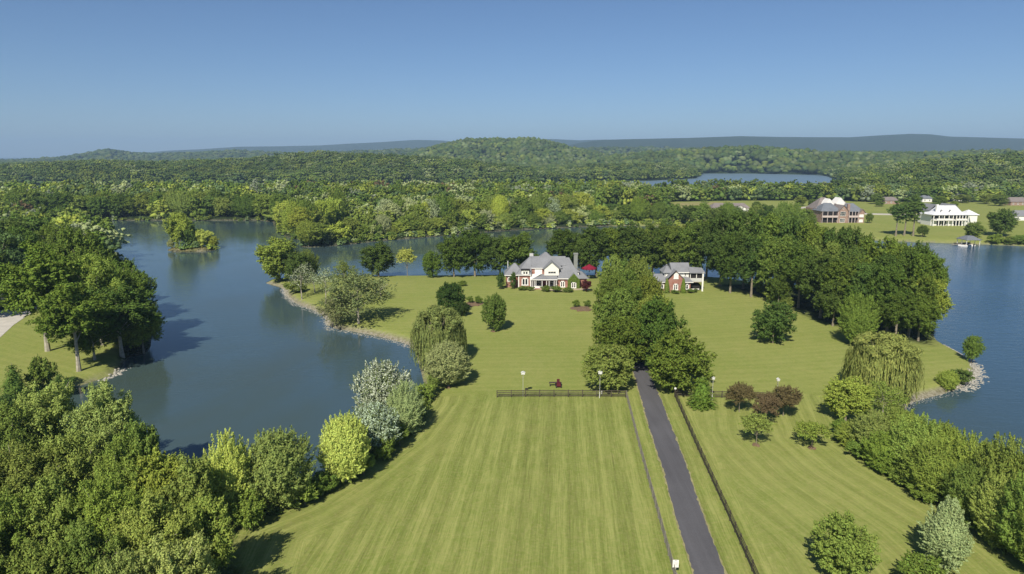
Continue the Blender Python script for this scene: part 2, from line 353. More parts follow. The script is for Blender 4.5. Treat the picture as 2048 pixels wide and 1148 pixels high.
    c = mix(nt, lawn, fcol, g); c = mix(nt, dry, c, dcol); c = mix(nt, bank, c, bcol)
    bs = N(nt, 'ShaderNodeBsdfPrincipled'); nt.links.new(c, bs.inputs['Base Color']); bs.inputs['Roughness'].default_value = 1.0; bs.inputs['Specular IOR Level'].default_value = .05
    bp = N(nt, 'ShaderNodeBump'); bp.inputs['Strength'].default_value = .5; bp.inputs['Distance'].default_value = .12; nt.links.new(n3, bp.inputs['Height'])
    bp2 = N(nt, 'ShaderNodeBump'); bp2.inputs['Strength'].default_value = .9; nt.links.new(noise(nt, P, .045, 5, .75), bp2.inputs['Height'])
    nt.links.new(remap(nt, lawn, 0, 1, 22.0, .0), bp2.inputs['Distance'])
    nt.links.new(bp.outputs[0], bp2.inputs['Normal']); nt.links.new(bp2.outputs[0], bs.inputs['Normal'])
    nt.links.new(bs.outputs[0], out.inputs[0]); return m
def watermat():
    m, nt, out = newmat('lake_water'); geo = N(nt, 'ShaderNodeNewGeometry'); P = geo.outputs['Position']
    mp = N(nt, 'ShaderNodeMapping'); mp.inputs['Rotation'].default_value = (0, 0, .5); mp.inputs['Scale'].default_value = (.55, 1.25, 1); nt.links.new(P, mp.inputs[0])
    sp = N(nt, 'ShaderNodeSeparateXYZ'); nt.links.new(P, sp.inputs[0])
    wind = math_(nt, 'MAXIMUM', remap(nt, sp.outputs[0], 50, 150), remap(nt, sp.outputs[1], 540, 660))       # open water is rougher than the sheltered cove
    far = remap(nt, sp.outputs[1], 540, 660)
    a = noise(nt, mp.outputs[0], .5, 4, .6, .6); b = noise(nt, mp.outputs[0], 2.2, 3, .6)
    patch = noise(nt, P, .014, 5, .6, .8)
    h = math_(nt, 'ADD', math_(nt, 'MULTIPLY', a, 1.0), math_(nt, 'MULTIPLY', b, .28))
    bp = N(nt, 'ShaderNodeBump'); bp.inputs['Distance'].default_value = .2; nt.links.new(h, bp.inputs['Height'])
    nt.links.new(math_(nt, 'ADD', remap(nt, patch, .38, .68, .03, .38), math_(nt, 'MULTIPLY', wind, .55)), bp.inputs['Strength'])
    bs = N(nt, 'ShaderNodeBsdfPrincipled'); bs.inputs['IOR'].default_value = 1.33
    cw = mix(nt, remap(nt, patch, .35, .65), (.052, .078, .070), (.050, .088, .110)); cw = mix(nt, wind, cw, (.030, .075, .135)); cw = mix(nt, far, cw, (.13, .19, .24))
    nt.links.new(cw, bs.inputs['Base Color'])
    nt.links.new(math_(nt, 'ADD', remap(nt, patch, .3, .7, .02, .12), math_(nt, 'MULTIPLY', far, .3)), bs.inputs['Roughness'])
    nt.links.new(bp.outputs[0], bs.inputs['Normal']); nt.links.new(bs.outputs[0], out.inputs[0]); return m
M['ground'] = groundmat(); M['water'] = watermat()

# ------------------------------------------------------------ ground sheet
ys = np.concatenate([np.arange(-30, 300, 1.0), np.geomspace(300, 16000, 360)])
us = np.linspace(-1.25, 1.25, 560)
YY, UU = np.meshgrid(ys, us, indexing='ij'); XX = UU * (np.abs(YY) + 45)
X, Y = XX.ravel(), YY.ravel()
DL = land_dist(X, Y); Z = terrain(X, Y, DL)
nr, nc = YY.shape; I = np.arange(nr * nc).reshape(nr, nc)
quads = np.stack([I[:-1, :-1], I[:-1, 1:], I[1:, 1:], I[1:, :-1]], -1).reshape(-1, 4)
gm = mesh_np('ground', np.stack([X, Y, Z], 1), quads, smooth=True); gm.materials.append(M['ground'])
ground = link('ground', gm); tag(ground, kind='structure')
PEN = poly([(-400,1600),(-300,872),(0,858),(250,930),(450,1005),(640,965),(760,885),(860,800),(838,720),(820,690),(650,650),(560,590),(500,560),(700,548),(1400,548),(1520,565),(1870,640),(1990,740),(1800,815),(1900,900),(2200,1090),(2900,1300),(2900,1900),(-400,1900)], 1.5)
NEIGH = poly([(1185,437),(1200,424),(1300,428),(1340,404),(1450,402),(1640,401),(1760,405),(2060,405),(2500,400),(2500,520),(2048,492),(1850,487),(1600,470),(1280,453)], 3)
LEFTL = poly([(-600,680),(0,630),(60,610),(120,630),(240,690),(236,750),(100,778),(-600,840)], 2)
WOODS = poly([(1440,572),(1500,588),(1570,612),(1640,642),(1700,658),(1760,672),(1860,684),(1900,640),(1700,590),(1500,566)], 2)
NEARW = poly([(-500,860),(0,858),(250,930),(440,1005),(440,1060),(480,1148),(520,1500),(-500,1500)], 2)
def soft(P, w): d = dline(X, Y, P); return sstep(np.where(inpoly(X, Y, P), .5 + d / w, .5 - d / w))
lawn = np.maximum.reduce([soft(PEN, 2.), soft(NEIGH, 8.), soft(LEFTL, 2.)])
lawn = lawn * (1 - soft(WOODS, 6.) * .9) * (1 - soft(NEARW, 5.) * .9)
ISL = inpoly(X, Y, ISLE)
dry = np.maximum(soft(poly([(1195,432),(1200,420),(1280,421),(1275,430),(1230,434)], 3), 8.), soft(poly([(1345,414),(1350,406),(1440,404),(1440,412),(1400,417)], 3), 8.)) * .9
dry = np.maximum(dry, ISL * .6)
RIP = poly([(500,555),(560,570),(575,600),(650,640),(680,670),(800,690),(835,705),(850,690),(790,655),(700,640),(660,600),(600,575),(560,555)], 1)
RIP2 = poly([(1790,830),(1800,790),(1900,760),(1925,720),(1880,680),(1990,700),(1990,790),(1900,810)], 1)
bank = (1 - sstep((DL - 1.0) / .9)) * np.clip(soft(RIP, 4.) + soft(RIP2, 4.) + .25, 0, 1) * (Y < 700) * (lawn > .3)
bank = np.maximum(bank, (DL < .3) * (Y < 700) * .8)
HEDGE = poly([(1640,790),(1690,880),(1760,930),(1860,985),(1960,1040),(2060,1110),(2300,1300)], 2)
LSHORE = poly([(900,700),(862,800),(800,870),(700,940),(600,1000),(480,1050),(400,1200)], 2)
ang = math.radians(4.3); sA = X * math.cos(ang) - Y * math.sin(ang)
dh = dline(X, Y, HEDGE, False); ds = dline(X, Y, LSHORE, False)
DRIVE_R = poly([(1330,780),(1450,1148),(1560,1500)], 2)
right = sstep((X * math.cos(ang) - Y * math.sin(ang) - (DRIVE_R[0][0] * math.cos(ang) - DRIVE_R[0][1] * math.sin(ang)) - 3.5) / .5)
NF = G(1100, 788)[1]
north = sstep((Y - NF) / 2.)
cx_, cy_ = G(1130, 570)
sN = np.hypot(X - cx_ * .4, (Y - cy_ - 160))       # wide arcs beyond the fence
lw = sstep((9 - ds) / 5)
sB = np.where(north > .5, sN, np.where(right > .5, dh, ds))
wB = np.where(north > .5, 1.0, np.where(right > .5, 1.0, lw))
cA = np.where(north > .5, .32, np.where(right > .5, .85, 1.35)) * sstep((700 - Y) / 100)
for nm, ar in (('lawn', lawn), ('dry', dry), ('bank', bank), ('sA', sA), ('sB', sB), ('wB', wB), ('cA', cA)):
    a = gm.attributes.new(nm, 'FLOAT', 'POINT'); a.data.foreach_set('value', ar.astype(np.float32))
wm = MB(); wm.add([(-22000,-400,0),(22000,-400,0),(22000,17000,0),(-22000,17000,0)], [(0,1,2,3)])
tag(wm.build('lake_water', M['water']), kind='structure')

def ribbon(name, L, R, mat, dz=.05, th=.25, sub=22):
    """strip between two picture polylines, laid on the ground"""
    a = np.array([G(*p, 2.1) for p in L]); b = np.array([G(*p, 2.1) for p in R])
    t = np.linspace(0, len(L) - 1, (len(L) - 1) * sub + 1); k = np.arange(len(L))
    A = np.stack([np.interp(t, k, a[:, i]) for i in (0, 1)], 1); B = np.stack([np.interp(t, k, b[:, i]) for i in (0, 1)], 1)
    jj = rng.normal(size=(2, len(A))) * (.07 if 'drive' in name or 'edge' in name else .02)
    A[:, 0] += jj[0]; B[:, 0] += jj[1]; rows = [A + (B - A) * s for s in (0, .33, .67, 1)]
    mb = MB(); n = len(A); V = []
    for r in rows:
        z = terrain(r[:, 0], r[:, 1]) + dz
        V += [(x, y, zz) for x, y, zz in zip(r[:, 0], r[:, 1], z)]
    V += [(x, y, z - th) for x, y, z in V[:n]] + [(x, y, z - th) for x, y, z in V[3 * n:4 * n]]
    Fc = [(j * n + i, (j + 1) * n + i, (j + 1) * n + i + 1, j * n + i + 1) for j in range(3) for i in range(n - 1)]
    Fc += [(4 * n + i, i, i + 1, 4 * n + i + 1) for i in range(n - 1)] + [(3 * n + i, 5 * n + i, 5 * n + i + 1, 3 * n + i + 1) for i in range(n - 1)]
    mb.add(V, Fc); return mb.build(name, mat)
DL_ = [(1236,600),(1228,640),(1240,690),(1262,730),(1270,755),(1283,800),(1300,860),(1325,935),(1350,1030),(1388,1148),(1430,1280)]
DR_ = [(1254,600),(1252,640),(1268,690),(1292,730),(1302,755),(1322,800),(1345,860),(1372,930),(1405,1030),(1450,1148),(1505,1280)]
tag(ribbon('driveway', DL_, DR_, M['asphalt']), kind='structure')
ws = [3, 4, 3, 5, 3, 4, 4, 5, 5, 6, 7]
tag(ribbon('path_edge', [(x - w * .55, y) for (x, y), w in zip(DL_, ws)], [(x + w * .5, y) for (x, y), w in zip(DR_, ws)], simple('driveway_shoulder', (.27, .25, .12), .95, .25, 1.2), dz=.025), kind='structure')
tag(ribbon('path', [(-60,690),(0,676),(28,650),(60,628),(78,616)], [(-60,610),(0,622),(30,617),(55,611),(76,606)], M['concrete']), kind='structure')
tag(ribbon('garden_path', [(1066,579),(1075,584),(1090,587),(1130,587),(1180,585)], [(1070,577),(1080,580),(1092,583),(1130,584),(1180,582)], simple('garden_path', (.4, .33, .22), .9, .15, .6), dz=.06), kind='structure')
tag(ribbon('road', [(1560,425),(1600,420),(1630,417),(1660,416)], [(1585,421),(1605,417),(1630,414),(1660,413)], M['concrete'], dz=.25), kind='structure')
tag(ribbon('road', [(1340,429),(1400,428),(1430,428)], [(1340,426.5),(1400,425.5),(1430,425.5)], M['concrete'], dz=.25), kind='structure')
tag(ribbon('road', [(1725,432),(1800,434),(1860,436)], [(1725,430),(1800,431.5),(1860,433)], M['concrete'], dz=.25), kind='structure')

# ------------------------------------------------------------ tree prototypes
def ico(sub):
    b = bmesh.new(); bmesh.ops.create_icosphere(b, subdivisions=sub, radius=1); b.verts.ensure_lookup_table()
    V = np.array([v.co[:] for v in b.verts]); T = np.array([[v.index for v in f.verts] for f in b.faces]); b.free(); return V, T
ICO1, ICO2 = ico(1), ico(2)
loose = lambda I: (I[0][I[1].ravel()], np.arange(I[1].size).reshape(-1, 3))
ICO1X, ICO2X = loose(ICO1), loose(ICO2)      # separate facets, so that inner foliage varies leaf by leaf
def unit(n, r):
    v = r.normal(size=(n, 3)); return v / np.linalg.norm(v, axis=1, keepdims=True)
def cards(P, Nn, size, asp, r, rand=.7, up=.25, axis=None):
    n = len(P); nn = Nn + unit(n, r) * rand + np.array([0, 0, up]); nn /= np.linalg.norm(nn, axis=1, keepdims=True)
    h = unit(n, r) if axis is None else axis + unit(n, r) * .25
    t = h - nn * (h * nn).sum(1, keepdims=True); t /= np.linalg.norm(t, axis=1, keepdims=True) + 1e-9
    b = np.cross(nn, t); s = size * r.uniform(.6, 1.35, (n, 1))
    V = np.stack([P - t * s, P + b * s * asp, P + t * s, P - b * s * asp], 1).reshape(-1, 3)
    return V, np.arange(4 * n).reshape(n, 4)
def lobes_round(r, nl, w, h, zc, sub=6, lr=(.25, .36), inner=.78, low=-.45, squash=.9, flip=.6):
    """lobe centres and radii inside an ellipsoid crown, each split into smaller clumps"""
    C = []; Rr = []
    k = 0
    while len(C) < nl:
        d = unit(1, r)[0]; k += 1
        if d[2] < low and k < 5000: continue
        rr = r.uniform(*lr); f = (1 - rr) * r.uniform(inner, 1.08)
        C.append(d * f); Rr.append(rr)
    C = np.array(C); Rr = np.array(Rr)
    C = np.vstack([C, unit(nl // 4, r) * .25]); Rr = np.concatenate([Rr, np.full(nl // 4, .42)])
    c2 = []; r2 = []
    for c, q in zip(C, Rr):
        d = unit(sub, r); d[:, 2] = np.where(r.random(sub) < flip, np.abs(d[:, 2]), d[:, 2])
        o = d * q * .80 + c; c2.append(o); r2.append(r.uniform(.30, .50, sub) * q)
    c2 = np.vstack(c2); r2 = np.concatenate(r2); S = np.array([w / 2, w / 2, h / 2])
    return C * S + (0, 0, zc), Rr[:, None] * S * (1, 1, squash), c2 * S + (0, 0, zc), r2[:, None] * S
def crown_from(r, C2, R2, nleaf, size, asp=.55, core=.62, CC=None, CR=None, rand=.5, up=.3, rim=(.72, 1.2), core_keep=1.0, axis_out=False):
    A = (R2 ** 2).mean(1); cnt = np.maximum(3, (nleaf * A / A.sum())).astype(int); P = []; Nn = []
    for c, q, n in zip(C2, R2, cnt):
        d = unit(n, r); d[:, 2] = np.where(r.random(n) < .55, np.abs(d[:, 2]), d[:, 2]); P.append(c + d * q * r.uniform(rim[0], rim[1], (n, 1))); Nn.append(d)
    P = np.vstack(P); Nn = np.vstack(Nn)
    ins = np.zeros(len(P), bool)
    for c, q in zip(C2, R2): ins |= (((P - c) / (q * .72)) ** 2).sum(1) < 1
    P, Nn = P[~ins], Nn[~ins]
    V, Q = cards(P, Nn, size, asp, r, rand, up, Nn if axis_out else None)
    Vs = [V]; T = []; o = len(V)
    keep = r.random(len(C2)) < core_keep
    for c, q in zip(C2[keep], R2[keep]):
        w_ = ICO1X[0] * r.uniform(.55, 1.15, (len(ICO1X[0]), 1)); Vs.append(c + w_ * q * core); T.append(ICO1X[1] + o); o += len(w_)
    if CC is not None:
        for c, q in zip(CC, CR):
            w_ = ICO2X[0] * r.uniform(.5, 1.1, (len(ICO2X[0]), 1)); Vs.append(c + w_ * q * (.34 if size < .18 and len(C2) > 200 else .45)); T.append(ICO2X[1] + o); o += len(w_)
    return np.vstack(Vs), Q, (np.vstack(T) if T else None)
def sprays(r, base, dirs, L, n, size, asp=.45, width=.16):
    """leafy shoots: n leaves round each shoot from base along dirs, tapering to a tip"""
    m = len(base); t = r.random((m, n, 1)) ** .8; w = width * L[:, None, None] * (1.15 - t)
    P = base[:, None] + dirs[:, None] * t * L[:, None, None] + r.normal(size=(m, n, 3)) * w
    Nn = P - (base[:, None] + dirs[:, None] * t * L[:, None, None]); Nn = Nn / (np.linalg.norm(Nn, axis=2, keepdims=True) + 1e-6) + dirs[:, None] * .5
    P, Nn = P.reshape(-1, 3), Nn.reshape(-1, 3); A = np.repeat(dirs, n, 0)
    return cards(P, Nn, size, asp, r, .5, .35, A)
def add_sprays(r, cr, C2, R2, m, n, size, c0, up=.45, k=1.9):
    i = r.integers(0, len(C2), m); d = unit(m, r); o = C2[i] - c0; o /= np.linalg.norm(o, axis=1, keepdims=True) + 1e-6
    d = o * .9 + d * .5 + np.array([0, 0, up]); d /= np.linalg.norm(d, axis=1, keepdims=True)
    V2, Q2 = sprays(r, C2[i] + d * R2[i] * .3, d, R2[i].mean(1) * r.uniform(.8, 1.15, m) * k, n, size)
    V, Q, T = cr; T = None if T is None else T + len(V2)
    return np.vstack([V2, V]), np.vstack([Q2, Q + len(V2)]), T
def trunk_mb(r, H, rad, ends, split=.3, mb=None, lean=(0, 0), over=False):
    mb = mb or MB(); top = H * .8
    tp = lambda t: Vector((lean[0] * t + .12 * math.sin(t * 3), lean[1] * t, top * t))
    mb.tube([(0, 0, -.6)] + [tp(t) for t in (.0, .15, .4, .7, 1)], [rad * 1.7, rad * 1.35, rad, rad * .75, rad * .45, rad * .12], 7)
    for q_, e in enumerate(ends):
        if over and q_ % 3 == 0: e = np.array(e) * (1.28, 1.28, 1.1)
        t0 = r.uniform(split, .75); a = tp(t0); e = Vector(e); m = a.lerp(e, .5) + Vector((0, 0, H * .03))
        rr = rad * .5 * (1 - t0 * .5); mb.tube([a, m, e], [rr, rr * .6, rr * (.3 if over else .15)], 5)
    return mb
PROTO = {}
def reg(kind, w, h, crown, trunk, bark='bark'):
    V, Q, T = crown; cm = mesh_np('crown', V, Q, T); cm.materials.append(M['leaf'])
    tm = trunk.mesh('trunk'); tm.materials.append(M[bark]); PROTO.setdefault(kind, []).append((cm, tm, w, h))
def mk_round(kind, seed, W, H, th, nl, nleaf, size, bark='bark', lr=(.25, .36), low=-.45, core=.55, nend=9, ckeep=1.0, inner=.78, rand=.5, sub=9, centre=True, asp=.55, flip=.5):
    r = np.random.default_rng(seed); zc = th + (H - th) / 2
    C, R, C2, R2 = lobes_round(r, nl, W, H - th, zc, sub, lr, inner, low, .9, flip)
    cr = crown_from(r, C2, R2, int(nleaf * .7), size, asp, core, C if centre else None, R, rand, core_keep=ckeep)
    cr = add_sprays(r, cr, C2, R2, max(30, nleaf // 70), 26, size * .85, np.array([0, 0, zc]), k={'round': 1.35, 'big': 1.3, 'broad': 1.5}.get(kind, 1.7))
    ends = [C[i] for i in r.choice(nl, min(nend, nl), replace=False)]
    reg(kind, W, H, cr, trunk_mb(r, H, H * .0155, ends, over=kind in ('big', 'airy')), bark)
for s in range(4): mk_round('broad', 100 + s, 10, 14, .9, 30, 19000, .20, low=-.95)
for s in range(3): mk_round('big', 120 + s, 14, 17, 1.8, 44, 46000, .17, bark='pale_bark', lr=(.17, .29), inner=.7, nend=16, low=-.95, core=.4)
for s in range(3): mk_round('tall', 140 + s, 11, 18, 2.2, 34, 20000, .22, low=-.95, lr=(.2, .33))
for s in range(2): mk_round('high', 150 + s, 11, 18, 4.4, 30, 20000, .20, low=-.8, lr=(.2, .32), bark='pale_bark')
for s in range(3): mk_round('round', 160 + s, 8, 8, .15, 54, 19000, .14, lr=(.19, .27), inner=.95, low=-1, flip=.2)
for s in range(2): mk_round('airy', 180 + s, 10, 11, .8, 26, 9000, .16, bark='pale_bark', core=.4, ckeep=.35, nend=16, rand=1.0, centre=False, low=-.8)
for s in range(2): mk_round('sparse', 190 + s, 7, 9, 1.2, 16, 3000, .13, bark='pale_bark', core=.3, ckeep=.1, nend=13, rand=1.2, centre=False)
for s in range(2): mk_round('shrub', 200 + s, 4, 3.4, .1, 20, 6500, .10, lr=(.25, .36), inner=.85, low=-.9)
for s in range(2): mk_round('flat', 210 + s, 7, 5.6, 1.9, 26, 6500, .15, lr=(.22, .3), core=.4, ckeep=.5, nend=14, centre=False, rand=.5)
for s in range(2): mk_round('thorn', 220 + s, 7, 5.2, .7, 30, 14000, .11, lr=(.2, .3), core=.5, rand=1.1, asp=.35)
mk_round('clipped', 230, 2.2, 4.4, .05, 26, 2600, .10, lr=(.3, .42), inner=.95, low=-1)
# upright tufted crown (silver maple and poplar look)
def mk_upright(kind, seed, W, H, th, m, nleaf, size, bark='pale_bark', pt=.0):
    r = np.random.default_rng(seed); h = H - th; zc = th + h * .46; lump = unit(16, r); amp = r.uniform(-.10, .16, 16)
    d = unit(m, r); d = d[d[:, 2] > -.92]; m = len(d)
    f = 1 + (np.clip((d @ lump.T - .6) / .4, 0, 1) * amp).sum(1)                      # uneven outline
    S = np.array([W / 2, W / 2, h * .54]) * (1, 1, 1)
    tip = d * S * f[:, None] * r.uniform(.72, 1.0, (m, 1)); k = 1 - pt * np.clip(d[:, 2], 0, 1) ** .8; tip[:, 0] *= k; tip[:, 1] *= k
    dr = tip / np.linalg.norm(tip, axis=1, keepdims=True) * .8 + np.array([0, 0, .62]); dr /= np.linalg.norm(dr, axis=1, keepdims=True)
    L = W * r.uniform(.13, .24, m); base = tip - dr * L[:, None] + (0, 0, zc); base[:, 2] = np.maximum(base[:, 2], .15)
    V, Q = sprays(r, base, dr, L, nleaf // m, size, .42, .17)
    w_ = ICO2[0] * r.uniform(.72, 1.0, (len(ICO2[0]), 1)) * S * .66; w_[:, :2] *= 1 - pt * np.clip(ICO2[0][:, 2:3], 0, 1); w_ = w_ + (0, 0, zc)
    n2 = nleaf // 3; q = unit(n2, r); P = q * S * .74 * r.uniform(.85, 1.1, (n2, 1)); P[:, :2] *= 1 - pt * np.clip(q[:, 2:3], 0, 1); V2, Q2 = cards(P + (0, 0, zc), q, size, .5, r, .6, .3)
    V2[:, 2] = np.maximum(V2[:, 2], .05)
    Vs = np.vstack([V, V2, w_]); reg(kind, W * .93, H * .92, (Vs, np.vstack([Q, Q2 + len(V)]), ICO2[1] + len(V) + len(V2)), trunk_mb(r, H * .85, H * .018, [base[i] for i in range(12)]), bark)
for s in range(3): mk_upright('tuft', 300 + s, 9, 10, .3, 330, 26000, .135)
for s in range(2): mk_upright('spire', 310 + s, 7, 11, .3, 260, 22000, .13, pt=.62)
# weeping willow
def mk_willow(seed, W=11, H=10):
    r = np.random.default_rng(seed); P = []; Nn = []; Ax = []
    C2 = []; R2 = []
    for i in range(46):
        a = r.uniform(0, 2 * math.pi); q = math.sqrt(r.random()) * .8; C2.append((math.cos(a) * q * W / 2, math.sin(a) * q * W / 2, H * (.93 - .30 * q * q) - .5 + r.uniform(-.4, .3))); R2.append(np.array([.95, .95, .7]) * r.uniform(.8, 1.2))
    for i in range(620):
        a = r.uniform(0, 2 * math.pi); q = r.uniform(.45, 1.0) ** .6; z0 = H * (.90 - .40 * q * q) + r.uniform(-.3, .4)
        L = r.uniform(.45, 1.0) * (z0 - .3); x, y = math.cos(a) * q * W / 2, math.sin(a) * q * W / 2
        n = int(L / .22); t = np.linspace(0, 1, n); sway = r.normal(size=2) * .25
        p = np.stack([x + sway[0] * t + x * .03 * t, y + sway[1] * t + y * .03 * t, z0 - L * t], 1)
        P.append(p + r.normal(size=p.shape) * .05); Nn.append(np.tile([x, y, 0], (n, 1)) / (math.hypot(x, y) + 1e-6))
    P, Nn = np.vstack(P), np.vstack(Nn)
    V, Q = cards(P, Nn, .26, .28, r, .5, .0, np.tile([0, 0, 1.], (len(P), 1)))
    cr = crown_from(r, np.array(C2), np.array(R2), 5200, .17, .35, .7, np.array([[0, 0, H * .5]]), np.array([[W * .52, W * .52, H * .5]]), .6, .2)
    V2, Q2, T2 = cr; reg('willow', W, H, (np.vstack([V, V2]), np.vstack([Q, Q2 + len(V)]), T2 + len(V)), trunk_mb(r, H, .32, [C2[i] for i in range(10)]))
mk_willow(401); mk_willow(402)
def mk_spruce(seed, W=6, H=8):
    r = np.random.default_rng(seed); P = []; Nn = []; mb = MB(); mb.tube([(0, 0, -.4), (0, 0, H * .5), (0, 0, H * .97)], [.2, .12, .02], 6)
    for k in range(15):
        z = .5 + (H - .9) * (k / 15) ** .9; R = W / 2 * (1 - z / H) ** .75 * r.uniform(.9, 1.08) + .15; nb = max(6, int(17 * (1 - k / 18)))
        for j in range(nb):
            a = 2 * math.pi * (j + r.random()) / nb; d = np.array([math.cos(a), math.sin(a), 0]); RR = R * r.uniform(.8, 1.1); n = int(RR / .075) + 4
            t = r.uniform(.25, 1, n); sp = (1.1 - t) * .35 + .12
            p = d * (RR * t)[:, None] + np.stack([-d[1] * sp * r.normal(size=n), d[0] * sp * r.normal(size=n), z - .32 * RR * t ** 2 + .08 * r.normal(size=n)], 1)
            P.append(p); Nn.append(np.tile([0, 0, 1.], (n, 1)) + d * .5)
    P, Nn = np.vstack(P), np.vstack(Nn); V, Q = cards(P, Nn, .17, .5, r, .6, .3)
    n0 = len(V); c = ICO2[0].copy(); t = (c[:, 2] + 1) / 2; c2 = np.stack([c[:, 0] * W * .34 * (1 - t * .9), c[:, 1] * W * .34 * (1 - t * .9), .5 + t * (H - 1.2)], 1)
    reg('spruce', W, H, (np.vstack([V, c2]), Q, ICO2[1] + n0), mb)
mk_spruce(501)
def mk_pine(seed, W=9, H=20):
    r = np.random.default_rng(seed); C, R, C2, R2 = lobes_round(r, 30, W, 14, H - 7.4, 5, (.2, .34), .7, -.9, .7)
    reg('pine', W, H, crown_from(r, C2, R2 * (1, 1, .6), 6500, .26, .4, .7), trunk_mb(r, H, .32, [C[i] for i in range(8)], .5), 'bark')
mk_pine(511)
def mk_column(seed, W=2.2, H=5):      # clipped cone
    r = np.random.default_rng(seed); n = 3200; t = r.random(n) ** .8; a = r.uniform(0, 2 * math.pi, n); R = W / 2 * (1 - t) ** .6 * r.uniform(.9, 1.06, n)
    P = np.stack([np.cos(a) * R, np.sin(a) * R, t * H], 1); Nn = np.stack([np.cos(a), np.sin(a), np.full(n, .3)], 1)
    V, Q = cards(P, Nn, .10, .5, r, .6, .2); c = ICO2[0]; k = (c[:, 2] + 1) / 2
    c2 = np.stack([c[:, 0] * W * .44 * (1 - k * .6), c[:, 1] * W * .44 * (1 - k * .6), k * H * .93], 1)
    m = MB(); m.tube([(0, 0, -.3), (0, 0, H * .5)], [.12, .06], 6); reg('cone', W, H, (np.vstack([V, c2]), Q, ICO2[1] + len(V)), m)
mk_column(521)
TONE = dict(sage=(.185, .215, .085), ash=(.200, .250, .062), dark=(.084, .130, .028), mid=(.122, .176, .034), yel=(.255, .305, .056), oliv=(.168, .215, .044), blue=(.11, .165, .066), pale=(.28, .33, .15),
            silver=(.36, .42, .28), maple=(.165, .215, .052), willow=(.190, .228, .072), red=(.115, .092, .048), black=(.018, .02, .014), burg=(.07, .022, .024), lime=(.37, .41, .095), deep=(.058, .100, .026))
WORD = dict(sage='sage green', ash='light olive', dark='dark green', mid='mid green', yel='yellow-green', oliv='olive green', blue='blue-green', pale='pale green', silver='silvery', maple='deep olive', willow='drooping', red='reddish brown', lime='bright lime', deep='very dark green', black='blackish', burg='burgundy')
TREES = []
def tree(kind, bx, by, top, wpx, tone, label, group=None, name=None, cat='tree', pos=None, Hm=None, Wm=None, ridx=None, rz=None):
    x, y, z = pos if pos else onground(bx, by)
    fwd = y * CP - (z - CAMZ) * SP
    H = Hm if Hm else ztop(y, top) - z; W = Wm if Wm else wpx * fwd / F
    L = PROTO[kind]; cm, tm, w0, h0 = L[(len(TREES) if ridx is None else ridx) % len(L)]
    nm = name or {'willow': 'willow_tree', 'spruce': 'spruce_tree', 'pine': 'pine_tree', 'shrub': 'shrub', 'clipped': 'shrub', 'cone': 'shrub', 'thorn': 'ornamental_tree'}.get(kind, 'broadleaf_tree')
    r = empty(nm, (x, y, z - .05), random.uniform(0, 6.28) if rz is None else rz)
    r.scale = (W / w0 * random.uniform(.95, 1.05), W / w0 * random.uniform(.95, 1.05), H / h0)
    tag(r, label, cat, group)
    c = link('crown', cm, r); t = link('trunk', tm, r)
    if tone == 'silver': c.material_slots[0].link = 'OBJECT'; c.material_slots[0].material = M['silver_leaf']
    f = random.uniform(.88, 1.24) if group else random.uniform(.92, 1.08); k = TONE[tone]; g = random.uniform(.93, 1.07)
    f *= .95 if group in (GA, globals().get('GG'), globals().get('GN')) else 1.2; c.color = (k[0] * f * g, k[1] * f, k[2] * f * random.uniform(.85, 1.15), 1)
    TREES.append((x, y, W)); return r
# ------------------------------------------------------------ trees of the property, one by one
T = tree
# avenue
GA = 'avenue trees over the driveway'
for k, (bx, by, tp, w, tn, lab) in enumerate([
 (1215,781,687,96,'oliv','round olive green tree behind the lamp-like birdhouse, left of the driveway mouth'),
 (1357,784,664,122,'mid','wide leafy tree on the right side of the driveway mouth'),
 (1316,742,598,104,'dark','dark rounded crown standing just behind the wide leafy tree at the driveway mouth'),
 (1236,742,630,104,'mid','leafy crown on the left of the driveway just behind the round olive tree'),
 (1276,728,636,70,'dark','dark crown closing over the middle of the driveway'),
 (1229,700,578,86,'mid','mid green avenue crown, third up the left row'),
 (1303,700,585,72,'oliv','lighter avenue crown above the dark one in the right row'),
 (1262,690,570,76,'mid','avenue crown filling the middle of the two rows'),
 (1219,664,548,66,'mid','avenue crown level with the two round bushes'),
 (1289,662,548,72,'oliv','avenue crown just below the right-hand far top, brighter on its left'),
 (1250,650,540,66,'mid','avenue crown between the rows below the twin tops'),
 (1219,632,511,58,'oliv','taller lighter top ending the left row of the avenue'),
 (1276,632,508,66,'oliv','broad top ending the right row of the avenue'),
 (1246,615,520,52,'mid','small crown showing between the twin tops of the avenue')]):
    T('round', bx, by, tp, w * 1.05, tn, lab, GA)
# left lawn
T('round', 987,662,588,54,'mid','small round tree with its own shadow and mulch ring on the left lawn')
T('round', 902,625,563,60,'deep','very dark leafy tree behind the left willow')
T('round', 926,632,604,28,'deep','small dark tree at the right foot of the darkest lawn tree')
T('willow', 878,728,604,112,'willow','weeping willow at the waters edge on the left lawn', ridx=0)
T('tuft', 897,772,683,98,'pale','dense round maple with pale leaf tips below the left willow')
T('airy', 718,655,543,150,'sage','open leafy sycamore at the edge of the left shore bank')
T('airy', 672,655,588,84,'sage','low spreading tree leaning over the stone bank', )
T('sparse', 652,608,528,60,'silver','thin silvery half-bare tree on the left shore bank')
T('sparse', 604,598,528,62,'silver','leaning pale tree with bare trunk at the bank tip')
T('sparse', 630,585,545,52,'pale','scrubby pale tree between the two half-bare trees')
T('airy', 690,580,520,56,'oliv','small open tree behind the half-bare trees')
T('sparse', 762,600,553,40,'pale','tiny twiggy tree above the sycamore')
T('broad', 560,566,470,94,'yel','big yellow-green tree overhanging the tip of the left shore')
T('broad', 596,566,502,70,'dark','darker tree tucked behind the big tip tree')
T('tuft', 616,560,500,44,'oliv','olive tree at the inner side of the shore tip')
T('shrub', 592,585,560,50,'oliv','low bushes under the tip trees beside the bank', cat='shrub')
